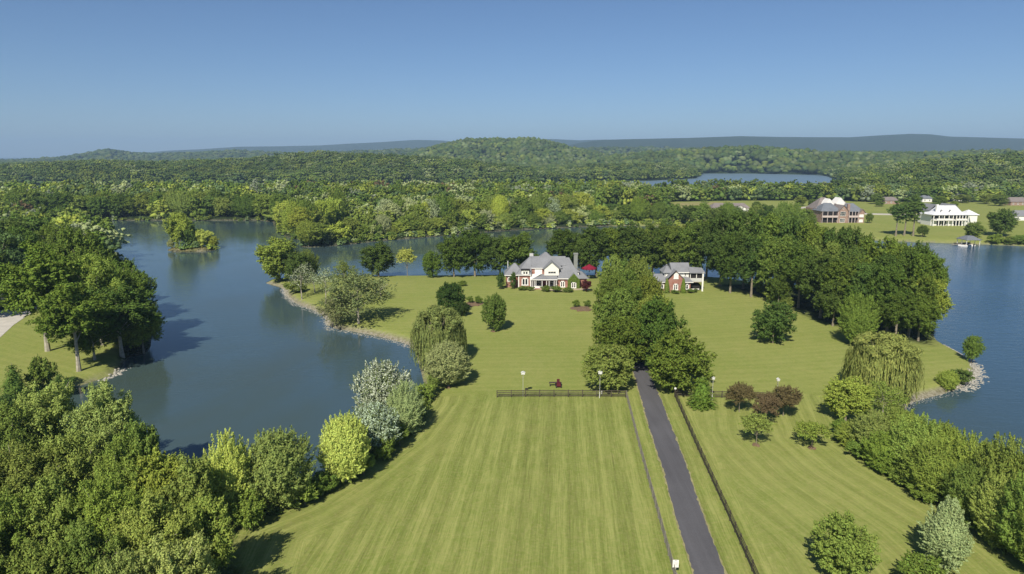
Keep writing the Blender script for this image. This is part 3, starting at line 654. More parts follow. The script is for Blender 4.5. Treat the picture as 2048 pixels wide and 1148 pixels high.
T('broad', 757,553,480,74,'dark','lone dark tree on the back shore left of the twiggy yellow one')
T('flat', 815,553,497,44,'lime','thin lime-leaved tree with bare stem on the back shore', ridx=0)
T('round', 866,555,502,42,'mid','neat ball-shaped tree on the back shore')
T('broad', 908,554,466,70,'dark','dark tall tree on the back shore next to the ball-shaped one')
T('broad', 950,553,452,84,'dark','tallest dark tree on the back shore left of the brick house')
GN = 'tall trees on the shore behind the houses'
for bx, by, tp, w, tn in [(1000,552,470,74,'dark'),(1035,553,462,90,'mid'),(1128,553,452,76,'dark'),(1158,553,464,60,'dark'),(1192,554,448,84,'dark'),(1230,553,450,84,'mid'),
     (1262,554,444,88,'dark'),(1304,555,446,88,'dark'),(1340,556,448,80,'mid'),(1376,556,442,86,'mid'),(1412,558,436,84,'dark'),(1286,549,450,80,'oliv'),(1322,549,440,84,'dark'),(1360,550,446,80,'oliv'),(1398,550,434,84,'mid')]:
    T('tall', bx, by, tp, w, tn, {'dark': 'tall dark tree in the row on the shore behind the brick houses', 'mid': 'tall lighter green tree in the shore row behind the brick houses', 'oliv': 'olive tree in the shore row between the two brick houses'}[tn], GN)
# dense grove on the right of the peninsula
GG = 'trees of the dense grove on the peninsula'
for i, (bx, by, tp, w, tn) in enumerate([(1440,572,418,84,'dark'),(1486,578,412,92,'dark'),(1530,582,420,96,'oliv'),(1575,588,428,84,'mid'),(1618,594,436,84,'mid'),(1660,600,446,86,'dark'),(1700,606,452,86,'mid'),
     (1742,616,466,84,'oliv'),(1784,622,474,86,'mid'),(1822,636,480,80,'mid'),(1842,652,498,84,'oliv'),(1460,586,460,74,'dark'),(1502,594,470,80,'dark'),(1548,604,466,84,'oliv'),
     (1596,616,480,86,'mid'),(1640,636,500,92,'dark'),(1684,648,510,92,'mid'),(1728,658,520,92,'dark'),(1772,668,524,96,'mid'),(1816,674,540,92,'oliv'),(1850,672,548,80,'yel'),
     (1665,652,560,70,'mid'),(1712,662,566,74,'dark'),(1790,680,580,80,'dark'),(1836,682,592,70,'mid'),(1556,612,540,50,'mid'),(1762,640,500,80,'mid'),(1700,630,490,80,'dark'),(1640,610,474,70,'oliv')]):
    tn = {'yel': 'oliv', 'oliv': 'mid', 'mid': 'dark', 'dark': 'dark'}[tn] if i % 4 else tn
    T('tall' if i not in (25,) else 'broad', bx, by, tp, w, tn, f'{WORD[tn]} leafy tree in the dense grove on the right of the peninsula', GG)
for i, (bx, by, tp, w) in enumerate([(1528,592,570,38),(1550,606,580,44),(1574,614,592,36)]):
    T('shrub', bx, by, tp, w, 'oliv', ['low flat shrub at the lawn edge under the grove', 'wider rounded shrub at the lawn edge under the grove', 'small shrub below the grove behind the round lawn tree'][i], 'shrubs at the grove edge', cat='shrub')
T('round', 1545,686,603,84,'dark','round dark tree alone in the middle of the right lawn')
T('tuft', 1712,690,598,76,'mid','maple with silvery right side at the upper edge of the right lawn')
T('willow', 1758,790,655,138,'willow','large weeping willow near the right shore', ridx=1)
T('broad', 1690,842,752,100,'yel','leafy bright tree at the left foot of the large willow')
T('airy', 1765,832,764,90,'oliv','airy olive tree below the large willow')
T('broad', 1942,727,668,40,'mid','small upright tree alone on the right shore point')
T('tuft', 1893,779,741,40,'yel','round lime shrub on the right shore point', name='shrub', cat='shrub')
T('shrub', 1922,768,736,44,'dark','low dark shrub beside the pale stones of the point', cat='shrub')
T('cone', 1812,803,781,14,'black','tiny blackish sapling at the waters edge by the willow', cat='shrub')
T('spruce', 1402,813,748,66,'mid','bushy spruce beside the corner of the driveway fence')
for i, (bx, by, tp, w, g) in enumerate([(1478,824,768,68,0),(1566,832,770,74,1),(1532,845,788,66,2)]):
    T('thorn', bx, by, tp, w, 'red', ['reddish brown crabapple nearest the spruce', 'reddish brown crabapple covering the end of the fence', 'reddish brown crabapple in front of the other two'][i], 'three reddish crabapples by the fence')
T('flat', 1512,888,829,72,'oliv','small spreading tree in a mulch ring below the reddish crabapples', ridx=0)
T('flat', 1623,894,846,78,'oliv','flat low tree in a mulch ring right of the small spreading one', ridx=1)
T('round', 1682,1150,1034,128,'maple','round tree at the bottom of the right lawn')
T('spire', 1886,1132,1004,104,'pale','pale-leaved pointed tree at the bottom of the right lawn')
T('shrub', 1842,1176,1112,100,'mid','round bush cut by the bottom edge beside the pale-leaved tree', cat='shrub')
GH = 'leafy hedge trees along the right shore'
for i, (bx, by, tp, w, tn) in enumerate([(1708,888,842,84,'oliv'),(1748,904,826,100,'maple'),(1800,906,812,104,'oliv'),(1770,936,858,92,'mid'),(1826,952,836,118,'oliv'),(1872,956,838,104,'oliv'),(1862,996,880,106,'oliv'),(1915,996,872,110,'oliv'),
     (1965,1014,880,106,'yel'),(1930,1040,920,100,'mid'),(1995,1048,884,128,'oliv'),(2045,1070,896,116,'oliv'),(1996,1090,950,110,'oliv'),(2052,1130,960,130,'mid'),(2100,1090,900,120,'oliv'),(2120,1180,980,140,'mid')]):
    T('tuft', bx, by, tp + 7, w * .96, tn, f'{WORD[tn]} tufted tree in the thick hedge along the right shore', GH)
for i, (bx, by, w) in enumerate([(1694,886,56),(1720,914,60),(1762,944,62),(1806,968,66),(1846,1000,66),(1884,1012,60),(1918,1034,66),(1955,1062,70),(1990,1090,70),(1680,872,44)]):
    T('shrub', bx, by, by - 34, w, 'mid', 'low scrubby bush at the foot of the right shore hedge', 'bushes at the foot of the right shore hedge', cat='shrub')
# left shore poplars
T('tuft', 692,962,830,112,'lime','bright yellow-green rounded poplar on the near left shore')
T('tuft', 560,1014,862,138,'maple','large grey-green rounded tree left of the bright poplar')
T('tuft', 462,1040,886,104,'lime','yellow-green tufted tree between the woods and the grey-green tree')
T('tuft', 752,905,806,116,'silver','front white-leaved tree on the near left shore')
T('tuft', 768,852,722,100,'silver','tallest white-leaved tree on the near left shore')
T('tuft', 812,868,774,72,'pale','pale tree right of the tallest white-leaved one')
GS = 'scrub along the near left shore'
for i, (bx, by, tp, w, tn) in enumerate([(850,810,764,52,'oliv'),(838,838,790,46,'oliv'),(822,862,815,40,'mid'),(800,892,846,44,'mid'),(770,920,872,52,'mid'),(728,950,905,50,'oliv'),(646,990,940,60,'mid'),(610,1010,955,60,'oliv'),(500,1060,980,70,'oliv'),(866,790,748,32,'oliv'),(665,975,935,44,'oliv')]):
    T('shrub', bx, by, tp, w, tn, {'oliv': 'olive scrub bush along the near left shore', 'mid': 'green scrub bush along the near left shore'}[tn], GS, cat='shrub')
# near woods, bottom left
GB = 'trees of the near woods in the bottom left corner'
for i, (cx, tp, w, dh, tn) in enumerate([(105,752,160,215,'ash'),(35,792,130,210,'oliv'),(218,766,140,205,'ash'),(292,828,92,180,'mid'),(170,850,160,220,'ash'),(262,872,140,210,'oliv'),(60,880,170,230,'oliv'),(330,890,120,190,'oliv'),
     (125,950,170,230,'oliv'),(232,940,150,230,'oliv'),(395,905,110,190,'oliv'),(322,985,190,240,'ash'),(420,985,120,200,'oliv'),(30,985,170,240,'oliv'),(185,1045,170,250,'mid'),(350,1060,210,260,'ash'),(90,1075,180,250,'oliv'),
     (260,1110,170,260,'ash'),(10,1100,150,260,'oliv'),(-60,900,170,240,'mid'),(-70,1040,190,250,'oliv'),(150,1150,190,250,'mid'),(380,1160,190,250,'oliv'),(40,1180,190,250,'mid')]):
    T('big' if w > 125 else 'broad', cx, tp + dh, tp, w * .94, tn, f'{WORD[tn]} broad tree of the near woods in the bottom left corner', GB)
T('sparse', 215,1290,1075,110,'red','half-dead rusty tree in the near woods', None, 'dead_tree')
# left bank
GL = 'big trees on the left bank'
for i, (bx, by, tp, w, tn) in enumerate([(8,604,450,150,'blue'),(-70,640,470,150,'blue'),(96,702,478,160,'oliv'),(60,590,446,110,'dark'),(158,742,556,150,'oliv'),(245,716,566,150,'mid'),(205,690,500,140,'oliv'),(288,706,596,84,'yel'),
     (262,668,528,110,'oliv'),(175,640,448,104,'dark'),(228,634,494,100,'dark'),(140,620,478,130,'oliv'),(120,560,440,110,'mid'),(20,560,430,130,'mid'),(205,610,470,80,'dark'),(268,700,610,110,'mid'),(190,720,600,120,'dark'),(-20,610,440,120,'mid'),(70,540,420,110,'dark'),(255,640,512,80,'mid')]):
    tn = {'yel': 'oliv', 'oliv': 'mid', 'mid': 'dark'}.get(tn, tn) if i % 3 else tn
    T('high' if i in (2, 4, 5) else 'broad' if i in (7, 9, 10, 13, 14, 15, 18, 19) else 'big', bx, by, tp, w, tn, f'{WORD[tn]} large tree of the clump on the left bank', GL, rz=random.uniform(0, 6))
T('spruce', 34,806,722,78,'dark','dark layered evergreen at the left edge by the cove')
T('shrub', 88,790,712,56,'mid','small bushy tree beside the dark evergreen', cat='shrub')
T('shrub', 128,790,748,50,'dark','low dark bush by the cove', cat='shrub')
T('shrub', 12,830,790,50,'deep','very dark bush at the foot of the layered evergreen', cat='shrub')
# island
for i, (bx, by, tp, w, tn, lab) in enumerate([(362,499,424,60,'yel','tall leafy tree on the little island'),(384,499,446,40,'dark','dark tree in the middle of the little island'),(409,498,456,42,'lime','lower bright tree on the right of the little island'),(428,498,470,24,'yel','small tree at the right end of the little island'),(343,499,478,16,'pale','thin sapling at the left end of the little island')]):
    T('broad', bx, by, tp, w, tn, lab)
# shrubs round the house
T('clipped', 1002,578,543,20,'deep','dark clipped holly at the left corner of the brick house', cat='shrub')
T('clipped', 1027,578,543,17,'deep','dark clipped holly beside the left window of the brick house', cat='shrub')
T('shrub', 1173,583,558,25,'burg','round burgundy bush at the right end of the brick house', cat='shrub')
T('cone', 1333,586,556,14,'mid','left conical evergreen against the small brick house', cat='shrub')
T('cone', 1366,586,556,13,'mid','right conical evergreen against the small brick house', cat='shrub')
for i, (bx, by, tp, w, lab) in enumerate([(1047,580,571,26,'low hedge mound under the left window of the brick house'),(1062,581,572,18,'short hedge mound left of the brick steps'),(1092,583,570,24,'hedge mound right of the brick steps'),(1112,584,571,26,'hedge mound under the porch of the brick house'),(1136,584,574,26,'low hedge mound under the right windows'),(1320,586,575,14,'small bush at the left corner of the small brick house'),(1350,587,579,20,'low bush between the conical evergreens'),(1380,586,577,18,'low bush right of the conical evergreens'),(1391,585,576,10,'small dark clipped bush under the screened porch')]):
    T('shrub', bx, by, tp, w, 'mid' if i < 8 else 'dark', lab, cat='shrub')
for bx, by, tp, w, lab in [(1152,614,598,17,'left of the two round bushes in the mulch bed below the brick house'),(1175,613,599,17,'right of the two round bushes in the mulch bed below the brick house'),(940,606,591,17,'left bush of the mulch bed on the left lawn'),(957,607,591,20,'right bush of the mulch bed on the left lawn'),(925,572,560,20,'faint shrub at the upper left lawn edge')]:
    T('shrub', bx, by, tp, w, 'mid', lab, cat='shrub')
def disc(name, bx, by, wpx, mat, label, cat, dpx=None, n=18):
    x, y, z = onground(bx, by); w = wpx * y / F / 2 * (.75 if name == 'mulch_ring' else 1); mb = MB(); r = random.Random(int(bx)); P = []
    for k in range(n):
        a = 2 * math.pi * k / n; q = w * r.uniform(.7, 1.15); P.append((math.cos(a) * q, math.sin(a) * q * 1.25))
    mb.prism(P, -.3, .09); mb.add([(0, 0, .22)] + [(a, b, .09) for a, b in P], [(0, 1 + i, 1 + (i + 1) % n) for i in range(n)])
    o = mb.build(name, mat); o.location = (x, y, z); tag(o, label, cat); return o
disc('mulch_bed', 1163,617,42,M['mulch'],'red mulch bed holding the two round bushes','mulch bed'); disc('mulch_bed', 948,608,40,M['mulch'],'red mulch bed on the left lawn','mulch bed')
disc('mulch_ring', 987,663,14,M['mulch'],'mulch ring round the small tree of the left lawn','mulch ring'); disc('mulch_ring', 1512,890,22,M['mulch'],'mulch ring under the small spreading tree','mulch ring')
disc('mulch_ring', 1623,896,22,M['mulch'],'mulch ring under the flat low tree','mulch ring'); disc('mulch_ring', 897,775,18,M['mulch'],'mulch ring under the pale-tipped maple','mulch ring')

# ------------------------------------------------------------ trees of the shores further off
def row(pts, n, hm, wm, kinds, tones, label, group, dy=0):
    pts = np.array(pts, float); s = np.concatenate([[0], np.cumsum(np.hypot(*np.diff(pts, axis=0).T))])
    for k in range(n):
        t = (k + random.uniform(.15, .85)) / n * s[-1]; px = np.interp(t, s, pts[:, 0]); py = np.interp(t, s, pts[:, 1]) - random.uniform(0, dy)
        tn = random.choice(tones); T(random.choice(kinds), px, py, 0, 0, tn, f'{WORD[tn]} {label}', group, Hm=random.uniform(*hm), Wm=random.uniform(*wm))
SH = ['broad', 'broad', 'tuft']
row([(-20,437),(180,437),(545,438)], 40, (15, 22), (15, 23), SH, ['mid', 'mid', 'dark', 'oliv', 'oliv'], 'tree in the front row across the left lake', 'front row trees across the left lake', 2)
row([(556,447),(572,462),(604,472),(650,466),(684,452)], 11, (14, 21), (12, 17), SH, ['oliv', 'yel', 'mid'], 'tree on the headland left of the narrow creek', 'trees on the headland by the creek', 3)
row([(606,490),(640,489),(700,484),(760,477),(870,469),(960,462),(1050,456),(1190,449),(1270,447)], 52, (7, 15), (11, 17), SH + ['shrub'], ['oliv', 'yel', 'mid', 'oliv', 'pale'], 'tree along the water side of the middle wooded strip', 'front trees of the middle wooded strip', 1)
row([(760,462),(870,458),(1000,450),(1180,440)], 26, (15, 20), (13, 19), SH, ['oliv', 'yel', 'mid', 'pale', 'silver'], 'tree in the second row of the middle wooded strip', 'second row of the middle wooded strip', 4)
row([(1205,440),(1290,446),(1400,452),(1500,456),(1620,466)], 16, (11, 17), (12, 17), SH, ['mid', 'dark', 'oliv'], 'tree on the far shore in front of the open field', 'trees between the channel and the open field', 3)
GX = None
for k, (bx, by, tp, w, kind, tn, lab) in enumerate([(1791,472,398,42,'pine','dark','left pine of the three tall-trunked pines on the far lawn'),(1808,471,392,44,'pine','dark','middle pine of the three tall-trunked pines on the far lawn'),(1826,472,390,44,'pine','dark','right pine of the three tall-trunked pines on the far lawn'),
    (1844,474,450,24,'broad','dark','small dark tree right of the three pines'),(1946,480,442,40,'broad','mid','dark tree standing behind the boat dock'),(2000,472,414,64,'broad','dark','large round tree right of the boat dock'),
    (1990,489,466,34,'shrub','oliv','shore bush below the large round tree'),(2016,490,472,30,'shrub','mid','low shore bush near the right edge'),(2040,491,468,34,'shrub','mid','shore bush at the right edge'),
    (1998,412,388,34,'broad','mid','round tree on the far lawn above the large one'),(1626,418,396,24,'broad','dark','dark tree at the bend of the far gravel road'),(1640,440,425,14,'shrub','black','dark bush at the left corner of the brick mansion'),
    (1738,446,425,16,'broad','mid','small tree at the right corner of the brick mansion'),(1758,413,400,22,'shrub','mid','bush behind the brick mansion'),(1880,414,390,28,'broad','mid','tree behind the white house on its left'),
    (1908,416,402,18,'broad','oliv','small tree against the back of the white house'),(1924,406,388,34,'broad','oliv','spreading tree in front of the hipped house'),(1940,404,392,20,'broad','mid','tree right of the hipped house'),
    (1408,418,396,20,'sparse','mid','thin tree by the pale meadow'),(1752,408,386,30,'broad','mid','leafy tree left of the small beige house'),(1830,414,388,26,'broad','dark','tree between the pines and the tiny white cottage'),(1972,408,386,28,'broad','oliv','olive tree right of the half hidden house'),(1868,428,404,22,'broad','dark','dark tree rising behind the dark parked car'),(1512,424,402,22,'broad','mid','tree at the right end of the long low house'),(1600,412,392,26,'broad','oliv','olive tree behind the far gravel road'),(1362,445,415,30,'broad','dark','dark tree left of the white boat on its trailer'),(1232,446,412,36,'broad','mid','tree beside the sandy clearing'),(1288,444,405,36,'broad','oliv','olive tree right of the sandy clearing')]):
    T(kind, bx, by, tp, w, tn, lab, cat='shrub' if kind == 'shrub' else 'tree')
print('trees', len(TREES))

# ------------------------------------------------------------ far woods as one mass
def lod(seed, nleaf, size, W=1.0, H=1.0, nl=16, i2=False):
    r = np.random.default_rng(seed); C, R, C2, R2 = lobes_round(r, nl, 1, .9, .5, 3, (.26, .38), .8, -.55)
    k_ = 7; a_ = r.uniform(0, 6.28, k_); C2 = np.vstack([C2, np.stack([np.cos(a_) * r.uniform(.1, .36, k_), np.sin(a_) * r.uniform(.1, .36, k_), r.uniform(.14, .32, k_)], 1)]); R2 = np.vstack([R2, np.stack([r.uniform(.14, .22, k_)] * 2 + [r.uniform(.13, .2, k_)], 1)])
    cnt = np.full(len(C2), max(1, nleaf // len(C2))); P = []; Nn = []
    for c, q, n in zip(C2, R2, cnt):
        d = unit(n, r); P.append(c + d * q * 1.05); Nn.append(d)
    P, Nn = np.vstack(P), np.vstack(Nn); V, Q = cards(P, Nn, size, .6, r, .6, .3)
    Vs = [V]; T_ = []; o = len(V)
    for c, q in list(zip(C2, R2))[:: 3 if i2 else 1]:
        w_ = ICO1[0] * r.uniform(.55, 1.2, (len(ICO1[0]), 1)); Vs.append(c + w_ * q * (.85 if nleaf > 300 else 1.05)); T_.append(ICO1[1] + o); o += len(w_)
    tk = np.array([[.02 * math.cos(2.1 * i) , .02 * math.sin(2.1 * i), z] for z in (-.08, .5) for i in range(3)]); Vs.append(tk); T_.append(np.array([[0, 1, 4], [0, 4, 3], [1, 2, 5], [1, 5, 4], [2, 0, 3], [2, 3, 5]]) + o)
    return np.vstack(Vs), Q, np.vstack(T_)
LODA = [lod(700 + i, 130, .042, nl=12) for i in range(5)]; LODN = [lod(740 + i, 620, .024, nl=16) for i in range(6)]
def lodb(seed, k=5):
    r = np.random.default_rng(seed); Vs = []; T_ = []; o = 0
    for j in range(k):
        c = np.array([0, 0, .55]) + r.normal(size=3) * (.22, .22, .15); q = r.uniform(.25, .4)
        w_ = ICO1[0][:] * r.uniform(.7, 1.25, (len(ICO1[0]), 1)); Vs.append(c + w_ * q); T_.append(ICO1[1] + o); o += len(w_)
    return np.vstack(Vs), None, np.vstack(T_)
LODB = [lodb(720 + i) for i in range(6)]
FT = np.array([TONE[k] for k in ('dark', 'mid', 'oliv', 'mid', 'dark', 'yel', 'oliv', 'pale', 'blue')])
def scatter(x, y, w, h, lods, tints, z=None):
    z = terrain(x, y) if z is None else z; Vs, Qs, Ts, Cs = [], [], [], []; o = 0; a = rng.uniform(0, 6.28, len(x)); ii = rng.integers(0, len(lods), len(x))
    for k, (V, Q, T_) in enumerate(lods):
        s = np.where(ii == k)[0]
        if not len(s): continue
        ca, sa = np.cos(a[s])[:, None], np.sin(a[s])[:, None]
        px = (V[None, :, 0] * ca - V[None, :, 1] * sa) * w[s][:, None] + x[s][:, None]; py = (V[None, :, 0] * sa + V[None, :, 1] * ca) * w[s][:, None] + y[s][:, None]
        pz = V[None, :, 2] * h[s][:, None] + z[s][:, None] - .3
        Vs.append(np.stack([px, py, pz], -1).reshape(-1, 3)); off = (np.arange(len(s)) * len(V))[:, None, None] + o
        if Q is not None: Qs.append((Q[None] + off).reshape(-1, 4))
        Ts.append((T_[None] + off).reshape(-1, 3)); Cs.append(np.repeat(tints[s], len(V), 0)); o += len(V) * len(s)
    return np.vstack(Vs), (np.vstack(Qs) if Qs else None), np.vstack(Ts), np.vstack(Cs)
def stuff(name, label, parts):
    V, Q, T_, C = [], [], [], []; o = 0
    for v, q, t, c in parts:
        V.append(v); C.append(c); T_.append(t + o)
        if q is not None: Q.append(q + o)
        o += len(v)
    V, C = np.vstack(V), np.vstack(C); m = mesh_np(name, V, np.vstack(Q) if Q else None, np.vstack(T_)); m.materials.append(M['forest'])
    a = m.attributes.new('tint', 'FLOAT_COLOR', 'POINT'); a.data.foreach_set('color', np.hstack([C, np.ones((len(C), 1))]).astype(np.float32).ravel())
    return tag(link(name, m), label, 'woods', None, 'stuff')
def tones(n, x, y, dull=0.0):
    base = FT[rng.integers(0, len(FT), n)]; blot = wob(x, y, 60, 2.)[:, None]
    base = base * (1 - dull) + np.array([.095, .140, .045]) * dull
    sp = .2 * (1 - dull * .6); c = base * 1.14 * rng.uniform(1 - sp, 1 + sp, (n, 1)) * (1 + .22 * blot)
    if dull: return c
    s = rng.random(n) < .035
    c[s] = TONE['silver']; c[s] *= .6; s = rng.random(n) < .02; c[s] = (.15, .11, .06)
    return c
def jgrid(x0, x1, y0, y1, s):
    gx, gy = np.meshgrid(np.arange(x0, x1, s), np.arange(y0, y1, s)); gx = gx.ravel() + rng.uniform(-.42, .42, gx.size) * s; gy = gy.ravel() + rng.uniform(-.42, .42, gy.size) * s
    return gx, gy
OPEN = [PEN, NEIGH, LEFTL, poly([(1195,436),(1198,418),(1284,418),(1284,436)], 3), poly([(1335,452),(1335,408),(1640,407),(1760,404),(2060,402),(2500,400),(2600,520),(1600,480)], 3)]
def grow(x, y, marg=3.0, ymin=0):
    dl = land_dist(x, y); ok = (dl > marg) & (np.abs(x) < .80 * y + 40)
    for P in OPEN: ok &= ~inpoly(x, y, P)
    return ok
tx = np.array([t[:2] for t in TREES]); tw = np.array([t[2] for t in TREES])
gx, gy = jgrid(-620, 640, 250, 720, 9.5); ok = grow(gx, gy, 5.0) ; gx, gy = gx[ok], gy[ok]
near = np.array([(np.hypot(tx[:, 0] - a, tx[:, 1] - b) < tw * .42 + 2).any() for a, b in zip(gx, gy)]); gx, gy = gx[~near], gy[~near]
n = len(gx); w = rng.uniform(11, 25, n); h = rng.uniform(11, 19.5, n) + 3.5 * sstep((gy - 520) / 60) * (gx < .195 * gy)
stuff('woods', 'green woods filling the land between the lake and the river beyond', [scatter(gx, gy, w, h, LODN, tones(n, gx, gy))]); print('woods', n)
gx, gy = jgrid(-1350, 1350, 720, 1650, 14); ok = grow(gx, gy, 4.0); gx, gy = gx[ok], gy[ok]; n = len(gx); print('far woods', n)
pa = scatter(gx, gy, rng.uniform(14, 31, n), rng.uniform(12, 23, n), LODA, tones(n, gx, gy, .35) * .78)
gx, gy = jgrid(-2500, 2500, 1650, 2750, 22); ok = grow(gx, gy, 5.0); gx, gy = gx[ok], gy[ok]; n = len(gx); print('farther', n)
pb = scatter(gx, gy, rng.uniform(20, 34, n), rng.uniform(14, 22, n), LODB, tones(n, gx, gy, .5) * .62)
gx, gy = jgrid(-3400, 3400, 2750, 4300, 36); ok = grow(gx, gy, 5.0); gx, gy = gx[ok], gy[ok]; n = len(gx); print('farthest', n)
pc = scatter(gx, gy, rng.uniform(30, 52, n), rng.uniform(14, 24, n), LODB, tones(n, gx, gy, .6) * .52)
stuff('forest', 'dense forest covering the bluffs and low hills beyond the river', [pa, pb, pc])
# weeds and reeds along the wild shores
sx_, sy_ = [], []
for seg in ([(-20,440),(180,440),(545,441)], [(552,458),(600,478),(650,471),(690,456)], [(608,492),(700,487),(760,480),(870,471),(960,464),(1050,458),(1190,451),(1280,449),(1350,453),(1500,463),(1600,468)], [(340,501),(432,500)], [(1280,448),(1190,444),(1050,455)]):
    P = poly(seg, .5); s = np.concatenate([[0], np.cumsum(np.hypot(*np.diff(P, axis=0).T))]); t = rng.uniform(0, s[-1], int(s[-1] / 1.5)); sx_.append(np.interp(t, s, P[:, 0]) + rng.normal(size=len(t)) * 1.2); sy_.append(np.interp(t, s, P[:, 1]) + rng.uniform(-.5, 6, len(t)))
sx_, sy_ = np.concatenate(sx_), np.concatenate(sy_); ok = land_dist(sx_, sy_) > .1; sx_, sy_ = sx_[ok], sy_[ok]; n = len(sx_)
stuff('undergrowth', 'low bushes and weeds lining the wild shores across the lake', [scatter(sx_, sy_, rng.uniform(2.5, 6, n), rng.uniform(1.6, 4.5, n), LODA, tones(n, sx_, sy_) * 1.15)])
# near bank undergrowth
pts = []
for seg, dv in (([(-60,870),(120,880),(250,940),(350,1000),(450,1020)], 26), ([(500,1040),(640,980),(705,935),(765,895),(825,855),(858,800),(846,765)], 12), ([(1700,900),(1840,975),(1960,1045),(2060,1110),(2200,1180)], 6), ([(1500,574),(1620,588),(1720,606),(1800,628),(1862,660)], 6)):
    P = poly(seg, 1.); s = np.concatenate([[0], np.cumsum(np.hypot(*np.diff(P, axis=0).T))]); t = rng.uniform(0, s[-1], int(s[-1] * 1.6)); pts.append(np.stack([np.interp(t, s, P[:, 0]), np.interp(t, s, P[:, 1]) + rng.uniform(-1, 1, len(t)) * dv / 6], 1))
pts = np.vstack(pts); ok = land_dist(pts[:, 0], pts[:, 1]) > .2; pts = pts[ok]; n = len(pts)
stuff('shore_undergrowth', 'weeds and brambles tangled under the trees of the near shores', [scatter(pts[:, 0], pts[:, 1], rng.uniform(1.5, 3.2, n), rng.uniform(.8, 1.8, n), LODA, tones(n, pts[:, 0], pts[:, 1]) * 1.1)])
# stones along the banks
def stones(name, seg, n, s0, s1, label, dv=.8):
    P = poly(seg, .4); s = np.concatenate([[0], np.cumsum(np.hypot(*np.diff(P, axis=0).T))]); t = rng.uniform(0, s[-1], n); x = np.interp(t, s, P[:, 0]) + rng.normal(size=n) * dv * .6; y = np.interp(t, s, P[:, 1]) + rng.normal(size=n) * dv
    z = np.maximum(terrain(x, y), -.1); Vs = []; Ts = []; o = 0
    for a, b, c in zip(x, y, z):
        q = rng.uniform(s0, s1); w_ = ICO1[0] * rng.uniform(.7, 1.2, (len(ICO1[0]), 1)) * (q, q * .8, q * .6); Vs.append(w_ + (a, b, c + .05)); Ts.append(ICO1[1] + o); o += len(w_)
    m = mesh_np(name, np.vstack(Vs), None, np.vstack(Ts)); m.materials.append(M['stone']); tag(link(name, m), label, 'stones', None, 'stuff')
stones('riprap_stones', [(566,576),(572,592),(590,607),(622,618),(650,632),(655,655),(715,664),(790,680),(828,694)], 1300, .10, .24, 'pale stones lining the bank of the left lawn')
stones('point_stones', [(1936,716),(1957,735),(1957,752),(1940,768),(1925,776)], 650, .14, .32, 'pale stone heap round the tip of the right point', .9)
stones('bank_stones', [(1925,776),(1900,785),(1830,802),(1812,812)], 300, .08, .18, 'thin line of stones along the right bank', .5)
stones('shore_stones', [(205,757),(232,748),(245,735)], 70, .2, .45, 'few pale stones at the tip of the left bank', .8)
stones('wall_stones', [(1890,692),(1935,714)], 120, .15, .3, 'stone edging on the far side of the right point', .4)
# ------------------------------------------------------------ houses
def window(par, x0, x1, z0, z1, y, arch=False, lights=2, mull=True, fr='white', gl='glass', t=.14, axis='y'):
    """frame with its panes; faces -y (or +x when axis='x', then x0,x1 run along y and y is the x position)"""
    f = MB(); p = MB(); w = x1 - x0; n = lights
    def bx(mb, a, b, c, d, e, g):
        if axis == 'y': mb.box(a, b, c, d, e, g)
        else: mb.box(-d, -c, a, b, e, g) if False else mb.box(c, d, a, b, e, g)
    ya, yb = (y - .09, y + .03) if axis == 'y' else (y - .03, y + .09)
    bx(f, x0, x0 + t, ya, yb, z0, z1); bx(f, x1 - t, x1, ya, yb, z0, z1); bx(f, x0 - .06, x1 + .06, ya - .03, yb, z0 - .1, z0 + t * .7); bx(f, x0, x1, ya, yb, z1 - t, z1)
    lw = (w - 2 * t - (n - 1) * t * .9) / n
    for i in range(n):
        a = x0 + t + i * (lw + t * .9)
        if i: bx(f, a - t * .9, a, ya, yb, z0 + t * .7, z1 - t)
        if arch:
            s = lw * .25; bx(f, a, a + s, ya, yb, z1 - t - s, z1 - t); bx(f, a + lw - s, a + lw, ya, yb, z1 - t - s, z1 - t)
        if mull: bx(f, a, a + lw, ya + .02, yb, (z0 + z1) / 2 - .03, (z0 + z1) / 2 + .03)
        yc = (y - .05, y - .02) if axis == 'y' else (y + .02, y + .05)
        bx(p, a, a + lw, yc[0], yc[1], z0 + t * .7, z1 - t)
    fo = f.build('window', M[fr], par); p.build('pane', M[gl], fo); return fo
def at_ground(px, py, dz=0.0):
    x, y, z = onground(px, py); return (x, y, z + dz)
# --- main brick house: 63.2 zoom px = 1 m, origin at its front, x=1092.8
H = empty('brick_house', at_ground(1092.8, 576)); tag(H, 'large red brick house with steep grey roofs and a white gable over its porch', 'house')
B = lambda: MB()
B().box(-9.3, -5.1, 0, 12, -.5, 4.35).box(-5.1, 3.4, 2.0, 12, -.5, 4.35).box(3.4, 7.0, 0, 12.3, -.5, 3.2).box(7.0, 9.2, .6, 12, -.5, 3.2).box(-13.4, -9.3, 2, 10, -.5, 3.85).build('wall', M['brick'], H)
B().box(-5.1, -.72, 2.3, 8, 4.35, 6.25).build('upper_wall', M['brick'], H)
B().add([(-10,-.45,4.5),(-4.95,-.45,4.5),(-4.95,12.5,4.5),(-10,12.5,4.5),(-5.4,6.0,9.7),(-4.95,6.0,9.7),(-10,-.45,4.3),(-4.95,-.45,4.3),(-4.95,12.5,4.3),(-10,12.5,4.3)], [(0,1,5,4),(1,2,5),(2,3,4,5),(3,0,4),(6,7,1,0),(7,8,2,1),(8,9,3,2),(9,6,0,3),(9,8,7,6)]).build('roof', M['roof'], H)
B().gable_x(-5.3, 6.5, 3.4, 9.6, 7.3, 2.4, .2, .2).build('roof', M['roof'], H)
B().hip(-14.0, -7.0, 1.5, 10.5, 4.05, 3.4, 3.3, 4.2).build('roof', M['roof'], H).data
B().hip(-5.4, 5.4, 1.95, 13.6, 6.4, 4.5, 5.1, 5.6).build('roof', M['roof'], H)
